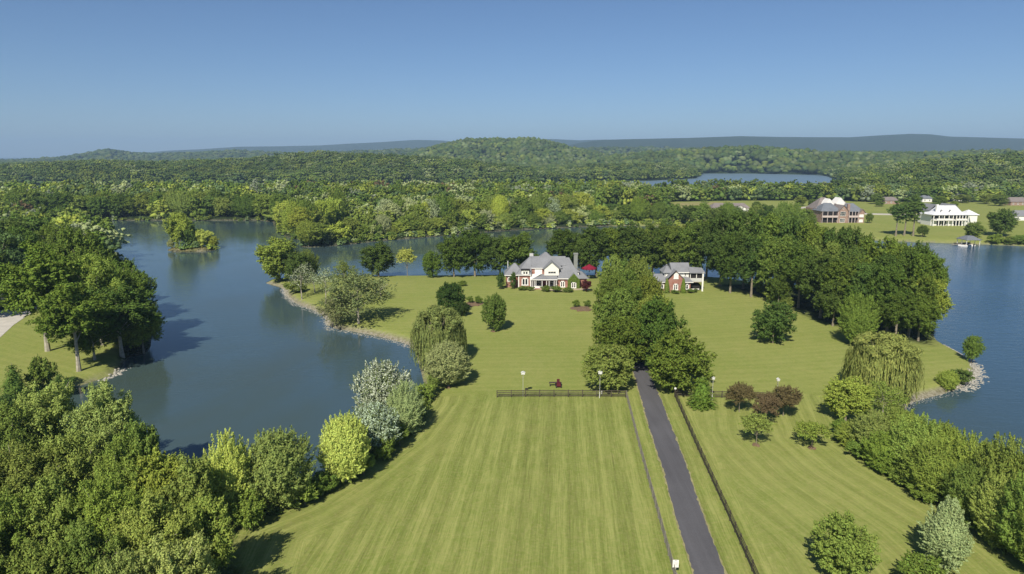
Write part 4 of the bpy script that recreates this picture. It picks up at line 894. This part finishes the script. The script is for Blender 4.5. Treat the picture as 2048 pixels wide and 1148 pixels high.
B().hip(3.5, 11.2, -.5, 12.8, 3.3, 6.0, 3.3, 6.2).build('roof', M['roof'], H)
rf = B().gable_y(-.9, 4.3, .4, 8, 6.6, 2.25, .22, .3).build('roof', M['roof'], H)
B().house(-.7, 4.1, .5, 6, 4.1, 6.55, 8.7).build('gable', M['cream'], H)
B().box(-10.0, -5.05, -.5, -.38, 4.26, 4.5).box(3.35, 7.2, -.56, -.44, 3.05, 3.3).box(-13.9, -9.4, 1.42, 1.5, 3.82, 4.04).box(-5.4, -.75, 1.85, 1.95, 6.18, 6.4).build('eave_trim', M['white'], H)
B().box(-9.34, -9.02, -.06, .2, -.3, 4.3).box(3.2, 3.5, -.06, .2, -.3, 3.2).box(-5.4, -5.08, -.06, .2, -.3, 4.3).build('corner_boards', M['white'], H)
# dormer
B().box(-8.25, -5.75, -.25, 2.4, 4.4, 6.0).build('dormer', M['cream'], H); B().box(-8.5, -5.5, -.5, 2.8, 6.0, 6.2).build('dormer_roof', M['dark'], H)
window(H, -7.75, -7.05, 4.65, 5.65, -.26, lights=1, mull=False, t=.1); window(H, -6.9, -6.2, 4.65, 5.65, -.26, lights=1, mull=False, t=.1)
window(H, -8.2, -6.0, .95, 3.45, -.02, True, 2, False, t=.32)
window(H, -3.8, -1.4, 4.45, 6.0, 2.28, False, 3, gl='white', t=.12); window(H, .55, 3.1, 4.85, 5.5, .48, False, 3, False, t=.07)
window(H, 4.5, 6.15, .3, 2.4, -.02, True, 2, t=.3); window(H, -12.9, -11.8, 1.9, 3.3, 1.98, True, 1, t=.25)
# porch
B().slab([(-5.35,-1.75,3.25),(3.5,-1.75,3.25),(3.5,1.95,4.35),(-5.1,1.95,4.35)], 0, .14).build('porch_roof', M['roof'], H)
B().slab([(-5.5,-1.8,3.2),(-5.25,-1.8,3.2),(-1.6,1.0,4.75),(-5.2,1.9,4.35)], 0, .2).build('porch_trim', M['white'], H)
B().box(-5.4, 3.5, -1.85, -1.72, 2.95, 3.2).build('porch_beam', M['white'], H)
B().box(-5.1, 3.4, -1.6, 2, -.5, .28).build('porch_floor', M['concrete'], H)
for cx in (-4.75, -4.1, -3.55, -1.5, -.05, .8, 2.45, 3.1): B().box(cx - .09, cx + .09, -1.55, -1.37, .28, 2.97).build('column', M['white'], H)
d_ = B().box(-1.35, -.25, 1.9, 1.98, .28, 2.6).build('door', M['door'], H); B().box(-.5, -.4, 1.83, 1.9, 1.2, 1.35).build('handle', M['post'], d_)
window(H, -3.9, -1.7, .5, 2.7, 1.98, lights=3, t=.09); window(H, .6, 3.0, .5, 2.7, 1.98, lights=3, t=.09)
for i in range(4): B().box(-3.9, -1.7, -1.6 - .4 * (i + 1), -1.6 - .4 * i, -.5, .2 - i * .14).build('step', M['brick'], H)
B().box(-4.1, -1.6, -1.63, -1.5, .28, .95).build('porch_rail', M['white'], H)
# ivy bay
B().house(7.1, 10.7, -1.0, 3.0, -.5, 2.8, 4.85).build('bay', M['brick'], H); B().gable_y(7.0, 10.8, -.75, 5, 2.95, 2.15, .2, .15).build('roof', M['roof'], H)
r_ = np.random.default_rng(9); P_ = []
while len(P_) < 2600:
    x, z = r_.uniform(7.0, 10.8), r_.uniform(-.2, 4.95); zt = 2.8 + 2.05 * (1 - abs(x - 8.9) / 1.8) + .15
    if z < zt and not (8.0 < x < 9.85 and .1 < z < 2.3): P_.append((x, r_.uniform(-1.25, -1.02), z))
V_, Q_ = cards(np.array(P_), np.tile([0, -1., 0], (len(P_), 1)), .17, .7, r_, .7, .2); iv = mesh_np('ivy', V_, Q_); iv.materials.append(M['leaf']); io = link('ivy', iv, H); io.color = TONE['mid'] + (1,)
window(H, 8.1, 9.75, .2, 2.2, -1.02, True, 2, t=.28, gl='glass')
# right wing
B().box(9.2, 13.6, 2.5, 10, -.5, 2.75).build('wing_wall', M['brick'], H); B().hip(8.9, 14.1, 2.0, 10.5, 2.9, 1.7, 2.0, 4.0).build('roof', M['roof'], H)
B().box(9.0, 11.0, 3.4, 9, 2.9, 4.9).build('side_gable', M['cream'], H); B().hip(8.8, 11.3, 3.1, 9.4, 4.9, .9, 1.2, 1.4).build('roof', M['roof'], H)
ch = B().box(9.5, 10.75, 6.0, 7.2, -.5, 10.3).box(9.35, 10.9, 5.85, 7.35, 10.3, 10.75).build('chimney', M['post'], H); ch.data.materials.clear(); ch.data.materials.append(simple('grey_stucco', (.22, .23, .21), .9, .08, 1.0))
B().box(-5.4, -4.1, 9.2, 10.2, 7, 10.2).build('chimney', M['post'], H).data
B().box(-12.95, -12.7, 11.0, 11.2, -.5, 7.4).build('vent_pipe', M['post'], H)
# parasol on the terrace
pp = at_ground(1176, 556); pz = empty('parasol', (pp[0], pp[1] - 3, pp[2])); tag(pz, 'crimson parasol spread on the terrace right of the big chimney', 'parasol')
k = 8; R_ = 2.7; ring = [(R_ * math.cos(2 * math.pi * i / k), R_ * math.sin(2 * math.pi * i / k), 4.2) for i in range(k)]
B().add([(0, 0, 5.6)] + ring + [(a, b, c - .35) for a, b, c in ring], [(0, 1 + i, 1 + (i + 1) % k) for i in range(k)] + [(1 + i, 9 + i, 9 + (i + 1) % k, 1 + (i + 1) % k) for i in range(k)]).build('canopy', M['crimson'], pz)
B().tube([(0, 0, -.3), (0, 0, 5.5)], [.06, .05]).build('pole', M['post'], pz)
# --- guest house: 70 zoom px = 1 m
Gh = empty('guest_house', at_ground(1351, 583.5)); tag(Gh, 'small brick house with a pointed front gable, white upper storey and screened porch', 'house')
B().house(-2.7, 2.5, 0, 6, -.5, 4.3, 6.9).box(-6.2, -2.7, 1.2, 7, -.5, 3.0).box(2.5, 4.95, .8, 7, -.5, 3.0).build('wall', M['brick'], Gh)
B().box(-3.1, 4.8, 3.0, 9, 3.0, 6.0).build('upper_wall', M['cream'], Gh)
B().gable_y(-2.7, 2.5, -.1, 6, 4.35, 2.62, .2, .3).build('roof', M['roof'], Gh)
B().slab([(-6.6,.7,3.05),(-2.4,.7,3.05),(-2.4,4.2,5.2),(-6.9,4.2,5.2)], 0, .2).slab([(-6.9,4.2,5.2),(-2.4,4.2,5.2),(-2.4,7.6,3.05),(-6.6,7.6,3.05)], 0, .2).build('roof', M['roof'], Gh)
B().slab([(2.1,.3,3.1),(5.7,.3,3.1),(4.6,3.0,4.3),(1.6,3.0,4.6)], 0, .2).build('roof', M['roof'], Gh)
B().add([(-.9,2.4,6.0),(5.1,2.4,6.0),(5.1,9.4,6.0),(-.9,9.4,6.0),(-.9,5.9,8.6),(5.3,5.9,8.6)], [(0,1,5,4),(2,3,4,5),(0,4,3),(1,2,5),(3,2,1,0)]).build('roof', M['roof'], Gh)
B().hip(-3.7, -.4, 2.5, 8.5, 5.8, 2.3, 1.9, 2.8).build('roof', M['roof'], Gh)
B().box(-.9, 5.2, 2.3, 2.42, 5.75, 6.0).box(-6.7, -2.9, .6, .72, 2.85, 3.05).box(2.9, 5.7, .22, .32, 2.88, 3.1).build('eave_trim', M['white'], Gh)
B().slab([(-3.15,-.42,4.05),(-2.85,-.42,4.0),(-.1,-.42,6.85),(-.1,-.42,7.12)], 0, .01).build('verge_board', M['wood'], Gh)
window(Gh, -.85, .75, .6, 2.65, -.02, True, 2, t=.3); window(Gh, -.8, .7, 4.25, 6.2, -.02, True, 2, t=.3, gl='white'); window(Gh, -4.7, -3.5, .9, 2.5, 1.18, True, 1, t=.3); window(Gh, 3.2, 4.5, .6, 2.5, .78, True, 1, t=.36); window(Gh, 3.3, 4.0, 4.7, 5.6, 2.98, False, 1, t=.1); window(Gh, -3.1, -2.75, 4.6, 5.6, 2.98, False, 1, t=.05)
po = B().box(4.95, 9.2, 1.8, 7, 2.75, 2.95).build('porch_floor', M['wood'], Gh)
B().slab([(4.7,1.3,6.0),(9.7,1.3,5.9),(9.3,4.5,7.1),(4.7,4.5,7.5)], 0, .2).slab([(4.7,4.5,7.5),(9.3,4.5,7.1),(9.7,7.8,5.9),(4.7,7.8,6.0)], 0, .2).build('porch_roof', M['roof'], Gh)
B().box(5.0, 9.1, 2.0, 6.9, 4.05, 5.75).build('screen', M['dark'], Gh); B().box(4.96, 9.14, 1.9, 6.95, 2.96, 4.1).build('porch_panel', M['post'], Gh)
for cx in (5.0, 7.0, 9.1): B().box(cx - .09, cx + .09, 1.8, 1.95, 4.1, 5.9).build('screen_post', M['white'], Gh)
B().box(8.75, 9.2, 1.3, 1.75, -.5, 6.0).build('column', M['white'], Gh); B().box(9.0, 9.25, 6.8, 7.05, -.5, 5.9).build('column', M['white'], Gh); B().box(4.96, 8.7, 3.2, 6.5, -.5, 1.9).build('garage_opening', M['dark'], Gh)
B().box(4.9, 8.3, 2.6, 2.8, .2, .5).build('bench_rail', M['white'], Gh)
B().tube([(-7.0, 2.2, 3), (-7.0, 2.2, 6.2)], [.09, .09]).build('flue', M['post'], Gh)
# --- brick mansion across the water: 44 zoom px = 1 m
Mn = empty('mansion', at_ground(1684, 446)); Mn.scale = (1, 1, 1.08); tag(Mn, 'brick mansion with two-storey balconies and grey roofs across the water', 'house')
X = lambda v: (v - 920) / 44.0
B().box(X(330), X(800), 1.6, 16, -.5, 7.0).box(X(1090), X(1380), 1.6, 16, -.5, 6.8).box(X(1380), X(1540), 0, 14, -.5, 6.4).house(X(795), X(1070), 0, 10, -.5, 7.4, 10.6).build('wall', M['tan_brick'], Mn)
B().hip(X(300), X(900), .6, 15, 7.1, 4.6, 4.5, 7.2).build('roof', M['roof_slate'], Mn); B().hip(X(980), X(1560), .6, 15, 6.9, 4.6, 4.5, 7.2).build('roof', M['roof_slate'], Mn)
B().gable_y(X(795), X(1070), -.2, 12, 7.5, 3.3, .22, .35).build('roof', M['roof_brown'], Mn); B().gable_y(X(1385), X(1560), -.3, 6, 6.5, 2.0, .2, .3).build('roof', M['roof_brown'], Mn); B().house(X(1390), X(1548), -.05, 5, 6.0, 6.5, 8.3).build('side_gable', M['tan_brick'], Mn)
B().hip(X(330), X(1000), 10, 26, 8.0, 6.5, 6.2, 8).build('roof', M['roof_brown'], Mn); B().hip(X(850), X(1480), 10, 26, 7.5, 6.0, 6, 8).build('roof', M['roof_brown'], Mn); B().box(X(320), X(1450), 15.5, 25.5, -.5, 8.0).build('rear_wall', M['tan_brick'], Mn)
B().house(X(560), X(820), 9.0, 14, 9.0, 11.0, 13.8).build('gable', M['white'], Mn); B().gable_y(X(550), X(830), 9.2, 16, 11.2, 2.9, .3, .3).build('roof', M['white'], Mn)
B().house(X(950), X(1200), 12.0, 14, 9.0, 11.4, 14.4).build('gable', M['white'], Mn); B().gable_y(X(940), X(1210), 12.2, 20, 11.5, 3.1, .3, .3).build('roof', M['white'], Mn)
B().box(X(1065), X(1130), .9, 2.4, -.5, 11.4).build('chimney', M['tan_brick'], Mn)
for a, b in ((330, 790), (1095, 1375)):
    B().box(X(a), X(b), -.2, 1.6, 3.3, 3.5).build('balcony_floor', M['pink_rail'], Mn); B().box(X(a), X(b), -.25, -.17, 3.5, 4.5).build('railing', M['pink_rail'], Mn)
    B().box(X(a) + .2, X(b) - .2, 1.5, 1.58, .2, 2.9).box(X(a) + .2, X(b) - .2, 1.5, 1.58, 3.8, 6.3).build('openings', M['dark'], Mn)
    for i in range(4):
        cx = X(a) + .15 + (X(b) - X(a) - .3) * i / 3; B().box(cx - .15, cx + .15, -.2, .1, -.5, 6.9).build('column', M['pink_rail'], Mn)
window(Mn, X(840), X(1000), 4.3, 6.9, -.02, False, 4, t=.12); window(Mn, X(840), X(990), .5, 2.8, -.02, False, 4, t=.16); window(Mn, X(1395), X(1520), 3.6, 5.2, -.02, False, 2, gl='white'); window(Mn, X(1400), X(1510), .5, 2.2, -.02, False, 2, gl='white'); window(Mn, X(905), X(935), 8.3, 9.0, -.02, False, 1, False, t=.08)
# --- white lake house: px/m from its own depth
Wh = empty('white_house', at_ground(1904, 452)); Wh.scale = (1, 1, 1.14); tag(Wh, 'white lake house with a white metal roof and tall columns along its front', 'house')
X = lambda v: (v - 668) / 33.0
B().box(X(260), X(960), 2.2, 13, -.5, 6.0).box(X(960), X(1260), 4, 12, 0, 5.8).build('wall', M['white'], Wh)
B().hip(X(215), X(1080), -.9, 14, 6.2, 1.9, 7, 7.2).build('porch_roof', M['roof_white'], Wh); B().hip(X(380), X(950), 3.0, 13, 6.4, 4.4, 3.0, 4.8).build('roof', M['roof_white'], Wh)
B().hip(X(1000), X(1290), 3.4, 12.6, 5.9, 2.5, 4.2, 4.4).build('roof', M['roof_white'], Wh); B().gable_y(X(400), X(640), 12, 24, 8.2, 3.0, .25, .3).build('roof', M['roof'], Wh); B().gable_y(X(780), X(1090), 12, 26, 7.0, 4.2, .25, .3).build('roof', M['roof'], Wh)
B().box(X(410), X(1080), 14, 24, -.5, 7.6).build('rear_wall', M['white'], Wh); B().box(X(385), X(425), 4, 5.4, 3, 11.6).build('chimney', M['white'], Wh)
for v in (500, 680): B().house(X(v) - 1.0, X(v) + 1.0, 3.1, 6, 7.2, 7.5, 8.6).build('dormer', M['white'], Wh); B().gable_y(X(v) - 1.1, X(v) + 1.1, 3.2, 6, 7.6, 1.1, .12, .12).build('roof', M['roof'], Wh)
B().box(X(262), X(970), -.4, 2.2, 3.0, 3.3).build('balcony_floor', M['white'], Wh); B().box(X(330), X(670), -.44, -.36, 3.3, 4.1).box(X(735), X(960), -.44, -.36, 3.3, 4.1).build('railing', M['white'], Wh)
B().box(X(385), X(470), 2.1, 2.18, .2, 2.7).box(X(490), X(575), 2.1, 2.18, .2, 2.7).box(X(745), X(920), 2.1, 2.18, .2, 2.8).box(X(270), X(470), 2.1, 2.18, 4.0, 5.6).box(X(500), X(670), 2.1, 2.18, 4.0, 5.6).box(X(680), X(1010), 2.1, 2.18, 3.9, 5.8).build('openings', M['glass'], Wh)
for v in (262, 375, 482, 580, 665, 735, 800, 860, 925, 985): B().box(X(v) - .2, X(v) + .2, -.4, 0, -.5, 6.1).build('column', M['white'], Wh)
# --- other houses
def cottage(px, py, w, d, hw, hr, wm, rm, label, rz=0, gable=False):
    o = empty('bungalow', at_ground(px, py), rz); tag(o, label, 'house')
    B().box(-w / 2, w / 2, 0, d, -.5, hw).build('wall', M[wm], o)
    B().hip(-w / 2 - .5, w / 2 + .5, -.5, d + .5, hw + .1, hr, min(3.2, w * .25), d / 2 + .3).build('roof', M[rm], o)
    for i in range(max(2, int(w / 4))):
        cx = -w / 2 + w * (i + .5) / max(2, int(w / 4)); window(o, cx - .6, cx + .6, .9, 2.3, -.02, False, 2, t=.12)
    if gable: B().house(w * .06, w * .38, -1.6, 1, -.5, hw, hw + 2).build('front_gable', M['white'], o); B().gable_y(w * .05, w * .39, -1.7, 3, hw + .1, 2.1, .2, .3).build('roof', M[rm], o)
    return o
cottage(1462,424,29,13,3.0,3.4,'cream','roof_brown','long low house with a brownish grey roof behind the tall grove trees', gable=True)
cottage(1782,408,14,11,3.0,3.0,'tan_brick','roof_brown','small beige house with a brown roof at the edge of the far woods')
cottage(1854,404,9,8,3.2,2.8,'white','roof_slate','tiny white cottage with a dark roof at the edge of the far woods')
cottage(1930,402,17,12,3.2,4.2,'cream','roof','house mostly hidden behind a spreading tree above the white house')
cottage(2040,411,17,12,3.2,3.6,'tan_brick','roof_brown','brick house with a brown hipped roof at the right edge')
cottage(2050,441,15,11,3.0,3.4,'white','roof','grey-roofed house with a white gable cut by the right edge', gable=True)
# --- boat dock
Dk = empty('boat_dock', (*[float(v) for v in G(1936, 489, .3)], 0)); tag(Dk, 'covered boat dock with a grey hipped roof at the far right shore', 'dock')
B().box(-3.6, -2.6, -4, 6, .35, .55).box(2.6, 3.6, -4, 6, .35, .55).box(-3.6, 3.6, 3, 6, .34, .54).build('deck', M['wood'], Dk); B().hip(-4.0, 4.0, -4.4, 4.4, 3.2, 1.8, 2.6, 3.4).build('roof', M['roof_slate'], Dk)
for a in (-3.4, 3.4):
    for b in (-3.8, 0, 3.8): B().tube([(a, b, -2), (a, b, 3.2)], [.13, .13]).build('post', M['white'], Dk)
B().box(-8.6, -3.6, -.6, 1.0, .35, .5).build('side_deck', M['wood'], Dk)
def boat(loc, L, label, hull='white', rz=0.0):
    o = empty('motorboat', loc, rz); tag(o, label, 'boat'); n = 9; V = []; w = L * .17
    for i in range(n):
        t = i / (n - 1); k = w * (1 - max(0, (t - .55) / .45) ** 2.0 * .96); y = -L / 2 + L * t; V += [(-k, y, .75 + .25 * t), (-k * .75, y, .0 + .25 * t * t), (k * .75, y, .0 + .25 * t * t), (k, y, .75 + .25 * t)]
    Fc = [(4 * i + j, 4 * i + j + 1, 4 * i + j + 5, 4 * i + j + 4) for i in range(n - 1) for j in range(3)] + [(0, 1, 2, 3), tuple(4 * (n - 1) + j for j in range(4))] + [(4 * i, 4 * i + 4, 4 * i + 7, 4 * i + 3) for i in range(n - 1)]
    B().add(V, Fc).build('hull', M[hull], o); B().slab([(-w * .7, .2, 1.0), (w * .7, .2, 1.0), (w * .6, .55, 1.6), (-w * .6, .55, 1.6)], 0, .05).build('windscreen', M['glass'], o)
    B().box(-w * .6, w * .6, -L * .32, -L * .2, .8, 1.25).build('seat', M['wood'], o); B().box(-.25, .25, -L / 2 - .5, -L / 2, .1, 1.25).build('engine', M['black'], o); return o
g_ = G(1936, 489, .3); boat((float(g_[0]), float(g_[1]) - 1, -.1), 6.5, 'white motorboat moored under the roof of the dock')
g_ = G(1925, 491.5, .3); boat((float(g_[0]), float(g_[1]), -.1), 4.2, 'small white boat floating left of the covered dock', rz=1.3)
gt = at_ground(1400, 437, .7); bt = boat(gt, 7.5, 'white boat parked on land beside the far driveway')
B().box(-1.2, 1.2, -3, 3, -.35, -.2).build('trailer', M['post'], bt)
for sx0 in (-1.25, 1.05): B().box(sx0, sx0 + .2, -1.2, -.5, -.75, -.05).build('wheel', M['black'], bt)
def car(loc, label, rz):
    o = empty('parked_car', loc, rz); tag(o, label, 'car'); L, w = 4.6, .9
    pr = [(-L/2,.35),(L/2,.35),(L/2,.85),(L*.22,.98),(L*.08,1.42),(-L*.3,1.42),(-L*.44,.98),(-L/2,.9)]
    b = MB(); b.add([(a, -w, c) for a, c in pr] + [(a, w, c) for a, c in pr], [tuple(range(8)), tuple(range(8, 16))[::-1]] + [(i, 8 + i, 8 + (i + 1) % 8, (i + 1) % 8) for i in range(8)]); b.build('body', M['car'], o)
    B().box(-L * .28, L * .06, -w - .01, -w + .02, 1.0, 1.34).box(-L * .28, L * .06, w - .02, w + .01, 1.0, 1.34).build('window', M['glass'], o)
    for a in (-1.4, 1.4):
        for b_ in (-.85, .85): t = MB(); t.tube([(a, b_ - .1, .33), (a, b_ + .1, .33)], [.33, .33], 12); t.build('wheel', M['black'], o)
car(at_ground(1857, 427, .05), 'dark car parked left of the white lake house', .15)

# ------------------------------------------------------------ fences, birdhouses, small things
def fence(P, label, mat, step=2.6, h=1.32, rails=4, w=.022):
    P = [Vector((*G(a, b, 2.1), 0)) for a, b in P]; o = empty('rail_fence', (P[0].x, P[0].y, 0)); tag(o, label, 'fence'); base = P[0].copy()
    L = [(P[i + 1] - P[i]).length for i in range(len(P) - 1)]; tot = sum(L); n = int(tot / step); pts = []
    for k in range(n + 1):
        s = tot * k / n; i = 0
        while i < len(L) - 1 and s > L[i]: s -= L[i]; i += 1
        q = P[i].lerp(P[i + 1], min(1, s / L[i])); z = float(terrain(np.array([q.x]), np.array([q.y]))[0]); pts.append(Vector((q.x, q.y, z)))
    for q in pts: B().box(-.07, .07, -.07, .07, -.4, h + random.uniform(.04, .12)).build('post', M[mat], o).location = q - base
    for r in range(rails):
        zc = .28 + (h - .34) * r / (rails - 1); mb = MB()
        for a, b in zip(pts[:-1], pts[1:]):
            d = (b - a).normalized(); nn = Vector((-d.y, d.x, 0)) * w; a2, b2 = a - base + d * .03, b - base - d * .03; j = random.uniform(-.02, .02)
            mb.add([a2 - nn + Vector((0,0,zc-.065+j)), b2 - nn + Vector((0,0,zc-.065)), b2 + nn + Vector((0,0,zc-.065)), a2 + nn + Vector((0,0,zc-.065+j)), a2 - nn + Vector((0,0,zc+.065+j)), b2 - nn + Vector((0,0,zc+.065)), b2 + nn + Vector((0,0,zc+.065)), a2 + nn + Vector((0,0,zc+.065+j))],
                   [(3,2,1,0),(4,5,6,7),(0,1,5,4),(1,2,6,5),(2,3,7,6),(3,0,4,7)])
        mb.build('rail', M[mat], o)
fence([(994,791.5),(1251,794.5)], 'dark four-rail fence crossing the top of the striped field', 'fence')
fence([(1253,796),(1283,915),(1314,1028),(1346,1148),(1370,1240)], 'greyish rail fence running down the left side of the driveway', 'fence_grey')
fence([(1349,793),(1398,905),(1449,1018),(1506,1148),(1545,1240)], 'dark rail fence running down the right side of the driveway', 'fence')
fence([(1351,793),(1600,799)], 'dark rail fence crossing behind the spruce and the crabapples', 'fence')
def birdhouse(px, py, top, label, gourd=False):
    x, y, z = onground(px, py); o = empty('birdhouse', (x, y, z)); H_ = ztop(y, top) - z; tag(o, label, 'birdhouse', 'white birdhouses on tall poles')
    B().tube([(0, 0, -.4), (0, 0, 1.2)], [.06, .06], 8).build('pole_sleeve', M['metal_white'], o); B().tube([(0, 0, 1.2), (0, 0, H_ - .6)], [.032, .032], 8).build('pole', M['post'], o)
    s = .24 if gourd else .33
    B().box(-s, s, -s * .8, s * .8, H_ - .62, H_ - .2).build('box', M['metal_white'], o)
    B().gable_y(-s, s, -s * .8, s * .8, H_ - .2, .16, .05, .08).build('roof', M['metal_white'], o)
    for i in (-1, 1): B().tube([(i * s * .45, -s * .8 - .012, H_ - .5), (i * s * .45, -s * .8 + .01, H_ - .5)], [.05, .05], 8).build('entrance', M['dark'], o)
birdhouse(1046,793,742,'white birdhouse on a tall pole at the left part of the crossing fence')
birdhouse(1199,796,741,'larger white birdhouse on a pole in front of the round olive tree')
birdhouse(1424,800,752,'white birdhouse standing out above the lawn right of the spruce', True)
birdhouse(1553,803,755,'white birdhouse above the reddish crabapples', True)
x, y, z = onground(1349, 793); o = empty('lamp_post', (x, y - .1, z)); tag(o, 'small white globe on the corner post of the right fence', 'lamp'); B().box(-.09, .09, -.35, -.17, -.3, 1.5).build('post', M['fence'], o)
gb = MB(); V0, T0 = ICO2; gb.add([tuple(v * .24 + np.array([0, -.26, 1.68])) for v in V0], [list(map(int, t)) for t in T0]); gb.build('globe', M['metal_white'], o)
x, y, z = onground(1203, 789); o = empty('bollard', (x, y, z)); tag(o, 'small white marker post at the foot of the round olive tree', 'marker post'); mb = MB(); mb.tube([(0, 0, -.3), (0, 0, .75), (0, 0, .85)], [.13, .13, .07], 10); mb.build('post_body', M['metal_white'], o); B().tube([(0, 0, .5), (0, 0, .58)], [.14, .14], 10).build('band', M['post'], o)
# sign beside the drive
x, y, z = onground(1350, 1150); o = empty('sign', (x, y, z), -.03); tag(o, 'white sign panel with faint dark lines of small print, between fence and driveway', 'sign')
B().box(-.05, .05, -.04, .04, -.4, 1.75).build('post', M['post'], o); B().box(-.32, .32, -.075, -.045, .95, 1.82).build('panel', M['white'], o)
mb = MB()
for i, (a, b, zz, hh) in enumerate([(-.10, .10, 1.68, .10), (-.2, .2, 1.52, .035), (-.24, .22, 1.43, .03), (-.2, .24, 1.34, .03), (-.22, .16, 1.25, .03), (-.14, .1, 1.12, .03)]): mb.box(a, b, -.079, -.075, zz, zz + hh)
mb.build('print', simple('faded_print', (.4, .38, .4), .8), o)
# table and mower on the lawn
x, y, z = onground(1108, 772); o = empty('lawn_table', (x, y, z)); tag(o, 'thin dark table standing on the lawn beside the red mower', 'table')
B().box(-.95, .95, -.35, .35, .68, .74).build('tabletop', M['fence'], o)
for a in (-.8, .8): B().box(a - .05, a + .05, -.3, .3, -.1, .68).build('leg', M['fence'], o)
x, y, z = onground(1117, 773.5); o = empty('riding_mower', (x, y, z)); tag(o, 'small red riding mower parked behind the crossing fence', 'mower')
mb = MB(); mb.add([(-.42,-.8,.35),(.42,-.8,.35),(.42,.1,.35),(-.42,.1,.35),(-.32,-.75,.95),(.32,-.75,.95),(.36,.05,1.02),(-.36,.05,1.02)], [(3,2,1,0),(4,5,6,7),(0,1,5,4),(1,2,6,5),(2,3,7,6),(3,0,4,7)]); mb.build('hood', M['red'], o)
B().box(-.5, .5, .1, 1.0, .3, .62).build('body', M['black'], o); B().box(-.27, .27, .5, .95, .62, .8).box(-.27, .27, .9, 1.0, .8, 1.25).build('seat', M['red'], o); B().box(-.6, .6, -.35, .5, .12, .28).build('mower_deck', M['black'], o)
for a, b_, r0 in ((-.45, -.6, .22), (.45, -.6, .22), (-.52, .7, .36), (.52, .7, .36)): mb = MB(); mb.tube([(a - .1, b_, r0), (a + .1, b_, r0)], [r0, r0], 14); mb.build('wheel', M['black'], o)
mb = MB(); mb.tube([(0, .05, .9), (0, .3, 1.15)], [.03, .03]); mb.tube([(-.18, .3, 1.15), (.18, .3, 1.15)], [.03, .03]); mb.build('steering', M['black'], o)
x, y, z = onground(1053, 779); mb = MB(); mb.box(-.28, .28, -.2, .2, -.05, .18); mb.box(-.2, .2, -.14, .14, .18, .26); o = mb.build('valve_box', M['black']); o.location = (x, y, z); tag(o, 'small black box lying on the lawn behind the left birdhouse', 'box')

# ------------------------------------------------------------ air
hz = MB(); hz.box(-15000, 15000, -60, 16500, -5.5, 420); hm, nt, out = newmat('haze'); pv = N(nt, 'ShaderNodeVolumePrincipled')
pv.inputs['Color'].default_value = (.47, .70, 1.0, 1); pv.inputs['Density'].default_value = 1.0e-4; pv.inputs['Anisotropy'].default_value = 0.0
nt.links.new(pv.outputs[0], out.inputs['Volume']); tag(hz.build('haze', hm), kind='stuff')
